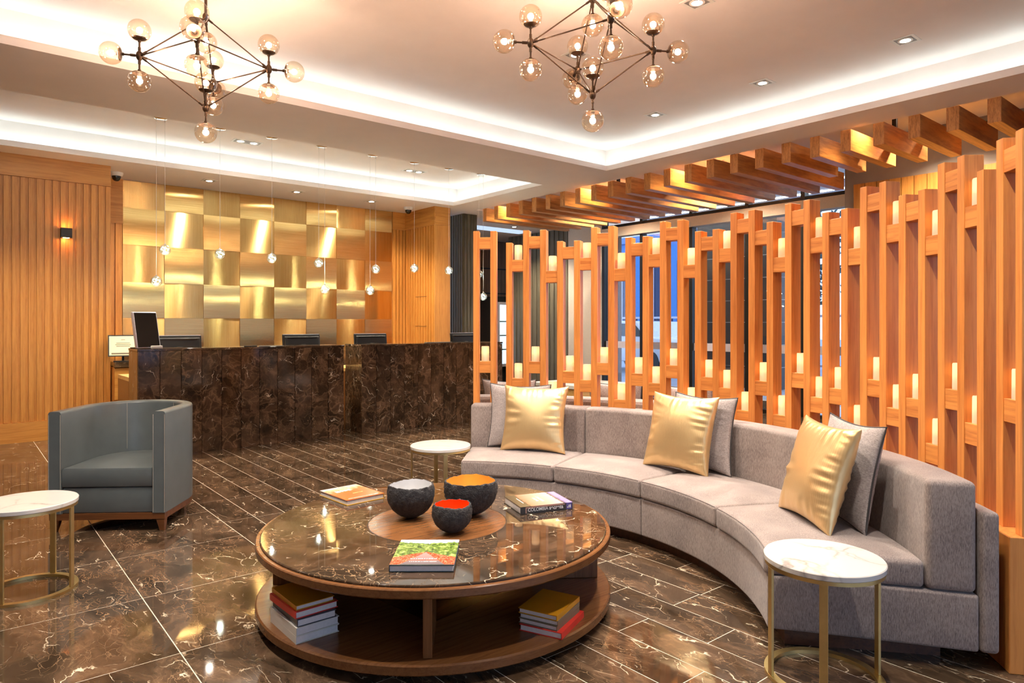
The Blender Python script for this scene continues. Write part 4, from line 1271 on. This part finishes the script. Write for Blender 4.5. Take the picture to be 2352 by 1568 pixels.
# filled body under the seat
P = upath(TH_ + 0.001, y_front=0.014)
MB().prism(P, 0.116, 0.276).build('front_panel', 'leather', ac, bevel=0.006, smooth=50)
P2 = upath(TH_ + 0.004, y_front=0.004)
b = MB(); n = len(P2)
cx_, cy_ = 0.0, 0.33
rows = [(0.0, 0.281, 0.985), (0, 0.288, 1.0), (0, 0.385, 1.0), (0, 0.398, 0.985), (0, 0.410, 0.80), (0, 0.416, 0.4)]
V = []
for _, z_, k in rows:
    V += [(cx_ + (x - cx_) * k, cy_ + (y - cy_) * k, z_) for x, y in P2]
F = [tuple(range(n))[::-1], tuple((len(rows) - 1) * n + i for i in range(n))]
for j in range(len(rows) - 1):
    for i in range(n):
        F.append((j * n + i, j * n + (i + 1) % n, (j + 1) * n + (i + 1) % n, (j + 1) * n + i))
b.add(V, F).build('seat_cushion', 'leather', ac, smooth=50)
ustrip(0.004, 0.05, 0.076, 0.1155, 0.004).box(-HW + 0.045, HW - 0.045, 0.004, 0.05, 0.076, 0.1155).build('wood_frame', 'chairwood', ac)
def leg(x, y, sx, sy):
    bt_ = [(x - 0.014 + sx, y - 0.014 + sy, 0), (x + 0.014 + sx, y - 0.014 + sy, 0), (x + 0.014 + sx, y + 0.014 + sy, 0), (x - 0.014 + sx, y + 0.014 + sy, 0)]
    tp = [(x - 0.026, y - 0.024, 0.0758), (x + 0.026, y - 0.024, 0.0758), (x + 0.026, y + 0.024, 0.0758), (x - 0.026, y + 0.024, 0.0758)]
    MB().frustum(bt_, tp).build('leg', 'chairwood', ac, bevel=0.002, seg=1)
leg(-HW + 0.034, 0.03, -0.008, -0.004); leg(HW - 0.034, 0.03, 0.008, -0.004); leg(-0.2, DEP - 0.09, -0.006, 0.008); leg(0.2, DEP - 0.09, 0.006, 0.008)
for s_ in (-1, 1):
    x = s_ * (HW - TH_ + 0.002) ; xo = s_ * (HW - 0.002)
    MB().tube([(s_ * (HW - 0.004), -0.0012, 0.12), (s_ * (HW - 0.004), -0.0012, 0.735)], 0.0014, 5).build('stitching', 'stitch', ac)
    MB().tube([(s_ * (HW - TH_ + 0.004), -0.0012, 0.12), (s_ * (HW - TH_ + 0.004), -0.0012, 0.735)], 0.0014, 5).build('stitching', 'stitch', ac)
for s_ in (-1, 1):
    a = PI / 2 + s_ * 0.62
    rr = HW - TH_ - 0.0008
    px, py = rr * math.cos(a), DEP - HW + rr * math.sin(a)
    MB().tube([(px, py, 0.42), (px, py, 0.742)], 0.0016, 5).build('stitching', 'stitch', ac)

# ================================================================== LAMPS
def align(o, d):
    o.rotation_euler = Vector((0, 0, 1)).rotation_difference(Vector(d).normalized()).to_euler()
GR, GD = 0.068, 0.158
arm_m = MB().cyl((0, 0, 0.02), (0, 0, 0.100), 0.0055, n=10).cyl((0, 0, 0.022), (0, 0, 0.052), 0.0085, n=10).cyl((0, 0, 0.086), (0, 0, 0.098), 0.0095, n=10).mesh('arm', smooth=40); arm_m.materials.append(M['bronze'])
cup_m = MB().lathe([(0.004, 0.096), (0.020, 0.098), (0.036, 0.104), (0.043, 0.1115), (0.041, 0.1125), (0.020, 0.102), (0.004, 0.100)], 24).mesh('cup', smooth=40); cup_m.materials.append(M['bronze'])
sock_m = MB().cyl((0, 0, 0.100), (0, 0, 0.132), 0.012, n=12).mesh('socket', smooth=40); sock_m.materials.append(M['whitep'])
gp = [(GR * math.sin(t), GD + GR * -math.cos(t)) for t in [0.66 + (PI - 0.66) * j / 16 for j in range(17)]]
gp[-1] = (0.0006, gp[-1][1])
def open_lathe(prof, n):
    b = MB(); V = []; F = []
    for r, z in prof:
        V += [(r * math.cos(2 * PI * i / n), r * math.sin(2 * PI * i / n), z) for i in range(n)]
    for j in range(len(prof) - 1):
        for i in range(n):
            F.append((j * n + i, j * n + (i + 1) % n, (j + 1) * n + (i + 1) % n, (j + 1) * n + i))
    return b.add(V, F)
glb_m = open_lathe(gp, 28).mesh('globe', smooth=80); glb_m.materials.append(M['globe'])
blb_m = MB().sphere((0, 0, 0.158), 0.019, 8, 6, (1, 1, 1)).mesh('bulb', smooth=80); blb_m.materials.append(M['bulb'])
node_m = MB().sphere((0, 0, 0), 0.024, 16, 12, (0.85, 0.85, 1.3)).mesh('hub', smooth=80); node_m.materials.append(M['bronze'])
def chandelier(label, cx, cy, zc, a, b, ph):
    t = thing('globe_chandelier', label, 'chandelier', (cx, cy, zc), R_(ph))
    nd = {'L': Vector((-a, 0, 0)), 'R': Vector((a, 0, 0)), 'N': Vector((0, -a, 0)), 'F': Vector((0, a, 0)), 'T': Vector((0, 0, b)), 'B': Vector((0, 0, -b))}
    for k, p in nd.items():
        link('hub', node_m, t, p)
    for e in ('LT', 'LB', 'LN', 'LF', 'RT', 'RB', 'RN', 'RF', 'TN', 'TF', 'BN', 'BF'):
        p, q = nd[e[0]], nd[e[1]]
        d = (q - p).normalized()
        MB().cyl(p + d * 0.02, q - d * 0.02, 0.0042, n=8).cyl(p + d * 0.02, p + d * 0.05, 0.0068, n=8).cyl(q - d * 0.05, q - d * 0.02, 0.0068, n=8).build('rod', 'bronze', t, smooth=40)
    def lamp(p, d):
        o = link('arm', arm_m, t, p); align(o, d)
        link('cup', cup_m, o); link('socket', sock_m, o); link('globe', glb_m, o); link('bulb', blb_m, o)
    for k in 'LRNF':
        lamp(nd[k], (0, 0, 1)); lamp(nd[k], (0, 0, -1)); lamp(nd[k], nd[k])
    lamp(nd['B'], (0, 0, 1)); lamp(nd['B'], (0, 0, -1)); lamp(nd['T'], (0, 0, -1))
    MB().cyl((0, 0, b), (0, 0, ZT - zc - 0.02), 0.009, n=10).build('stem', 'bronze', t, smooth=40)
    MB().lathe([(0.001, ZT - zc), (0.06, ZT - zc), (0.06, ZT - zc - 0.012), (0.02, ZT - zc - 0.03), (0.001, ZT - zc - 0.03)], 28).build('canopy', 'bronze', t, smooth=40)
chandelier('bronze globe chandelier on the left, hanging in front of the reception', 1.253, 4.602, 2.975, 0.38, 0.288, -22.4)
chandelier('bronze globe chandelier on the right, hanging over the sitting area', 2.983, 2.853, 2.975, 0.38, 0.288, -31.2)

# crystal pendants over the desks
cry_m = MB().sphere((0, 0, 0), 0.056, 24, 16).mesh('crystal_ball', smooth=80); cry_m.materials.append(M['crystal'])
core_m = MB().sphere((0, 0, -0.026), 0.014, 10, 6, (1.3, 1.3, 0.7)).mesh('lamp_core', smooth=80); core_m.materials.append(M['crystal_core'])
bub_m = MB()
rb = random.Random(9)
for k in range(14):
    v = Vector((rb.gauss(0, 1), rb.gauss(0, 1), rb.gauss(0, 1) * 0.5)).normalized()
    p = v * rb.uniform(0.030, 0.044); bub_m.sphere((p.x, p.y, p.z + 0.008), rb.uniform(0.003, 0.007), 8, 6)
bub_m = bub_m.mesh('bubbles', smooth=80); bub_m.materials.append(M['chrome'])
cap_m = MB().lathe([(0.001, 0.066), (0.008, 0.066), (0.012, 0.054), (0.001, 0.053)], 12).mesh('cap', smooth=40); cap_m.materials.append(M['chrome'])
PEN = [(1.697, ((1.738, 2.088), (1.655, 1.753)), 'double crystal ball pendant furthest left over the desk'),
       (2.294, ((2.294, 2.083),), 'single crystal ball pendant, second pendant from the left'),
       (2.872, ((2.872, 2.071),), 'single crystal ball pendant, third pendant from the left'),
       (3.484, ((3.445, 2.048), (3.523, 1.732)), 'double crystal ball pendant left of the gap between the desks'),
       (4.176, ((4.217, 2.013), (4.136, 1.736)), 'double crystal ball pendant over the second desk'),
       (4.794, ((4.794, 2.055),), 'single crystal ball pendant in front of the right timber wall'),
       (5.353, ((5.353, 2.054),), 'single crystal ball pendant beside the timber wall corner'),
       (5.916, ((5.876, 2.030), (5.955, 1.705)), 'double crystal ball pendant seen behind the first screen posts')]
for X, balls, lb in PEN:
    t = thing('crystal_pendant', lb, 'pendant lamp', (X, 7.88, ZT))
    MB().lathe([(0.001, 0), (0.062, 0), (0.062, -0.012), (0.055, -0.016), (0.001, -0.016)], 28).build('canopy', 'chrome', t, smooth=40)
    for bx, bz in balls:
        o = link('crystal_ball', cry_m, t, (bx - X, 0, bz - ZT))
        link('lamp_core', core_m, o); link('cap', cap_m, o); link('bubbles', bub_m, o)
        MB().cyl((bx - X, 0, -0.016), (bx - X, 0, bz - ZT + 0.06), 0.0016, n=6).build('wire', 'whitep', t)
        MB().cyl((bx - X, 0, -0.016), (bx - X, 0, -0.045), 0.004, n=8).build('wire_grip', 'chrome', t)

# recessed downlights
def frame_mesh(n):
    w_ = 0.085; W = w_ * n
    b = MB()
    o, i_ = 0.0, 0.022
    b.box(-W, W, -w_, -w_ + i_, -0.004, 0.0); b.box(-W, W, w_ - i_, w_, -0.004, 0.0)
    b.box(-W, -W + i_, -w_ + i_, w_ - i_, -0.004, 0.0); b.box(W - i_, W, -w_ + i_, w_ - i_, -0.004, 0.0)
    return b.mesh('frame'), W, w_
def downlight(label, loc, n=1, power=SPOT, color=COOL, angle=100, group=None, tilt=(0, 0, 0)):
    t = thing('recessed_downlight', label, 'ceiling light', loc, 0, group)
    fm, W, w_ = frame_mesh(n)
    fm.materials.append(M['whitep']); link('frame', fm, t)
    MB().box(-W + 0.016, W - 0.016, -w_ + 0.016, w_ - 0.016, -0.0016, -0.0006).build('recess', 'recess_grey', t)
    for k in range(n):
        x = (k - (n - 1) / 2) * 2 * w_ * 0.92
        MB().lathe([(0.036, -0.0065), (0.052, -0.0065), (0.052, -0.0018), (0.036, -0.0018)], 28, c=(x, 0, 0), closed=True).build('lamp_ring', 'whitep', t, smooth=40)
        MB().lathe([(0.001, -0.005), (0.036, -0.005), (0.036, -0.0018), (0.001, -0.0018)], 24, c=(x, 0, 0)).build('lamp', 'lamp_face', t)
        spot('lamp_beam', (x, 0, -0.012), power / n ** 0.5, color, angle, 0.7, 0.035, tilt, t)
    return t
for k, (x, y, lb) in enumerate(((5.64, 4.50, 'square recessed downlight of the right row, furthest from the camera'), (5.64, 3.29, 'square recessed downlight of the right row, middle one in view'),
                                (5.64, 2.10, 'square recessed downlight of the right row, nearest to the camera'), (3.89, 3.91, 'square recessed downlight half hidden behind the right chandelier'),
                                (3.89, 2.75, 'square recessed downlight cut off by the top picture edge'))):
    downlight(lb, (x, y, ZT), 1, SPOT, COOL, 110, 'downlights of the lounge ceiling')
for k, (x, y) in enumerate(((2.14, 3.29), (2.14, 2.10), (2.14, 0.91), (0.39, 3.91), (0.39, 2.75))):  # unseen lamps continuing the grid, placed to light table, sofa and screen
    downlight(f'unseen square recessed downlight above the picture, {ORD[k]} of those over the camera side', (x, y, ZT), 1, SPOT * 0.72, COOL, 110, 'downlights of the lounge ceiling')
for k, (x, y, lb) in enumerate(((0.594, 7.80, 'double recessed downlight at the left picture edge of the reception ceiling'), (2.722, 8.275, 'double recessed downlight of the reception ceiling above the near desk'),
                                (5.07, 8.341, 'double recessed downlight of the reception ceiling above the far desk'))):
    downlight(lb, (x, y, ZT), 2, SPOT, WARM, 100, 'double downlights of the reception ceiling')
for k, (x, lb) in enumerate(((2.581, 'downlight washing the left of the brass wall'), (3.75, 'downlight washing the middle of the brass wall'), (4.917, 'downlight washing the right of the brass wall'))):
    downlight(lb, (x, 9.32, ZS), 1, WALLSPOT, WARM, 120, 'downlights along the brass wall', (R_(14), 0, 0))
for k, (y, lb) in enumerate(((8.29, 'small spot between the wooden ceiling beams nearest the reception'), (6.47, 'small spot between the wooden ceiling beams, second from the reception'),
                             (4.96, 'small spot between the wooden ceiling beams, third from the reception'), (2.85, 'small spot between the wooden ceiling beams nearest the camera'))):
    t = thing('beam_spotlight', lb, 'ceiling light', (6.86, y, ZH), 0, 'spots between the ceiling beams')
    MB().cyl((0, 0, 0), (0, 0, -0.10), 0.010, n=8).build('stem', 'black_metal', t)
    MB().cyl((0, 0, -0.10), (0, 0, -0.17), 0.032, 0.038, n=18).build('lamp_head', 'black_metal', t, smooth=40)
    MB().cyl((0, 0, -0.1702), (0, 0, -0.1715), 0.030, n=18).build('lamp', 'lamp_face', t)
    spot('lamp_beam', (0, 0, -0.178), 24, (1.0, 0.72, 0.40), 120, 0.8, 0.02, (0, 0, 0), t)

for k, (x, y, z, lb) in enumerate(((8.2, 7.6, ZH, 'added square downlight beyond the ceiling beams near the cream wall'), (8.2, 5.4, ZH, 'added square downlight beyond the ceiling beams near the window'),
                                   (7.9, 2.6, ZH, 'added square downlight beyond the ceiling beams by the grey wall'), (8.3, 10.0, ZS, 'added square downlight of the far corridor'))):
    downlight(lb, (x, y, z), 1, 110, WARM, 130, 'added downlights beyond the ceiling beams')  # lamps added to brighten the rear walls and the corridor
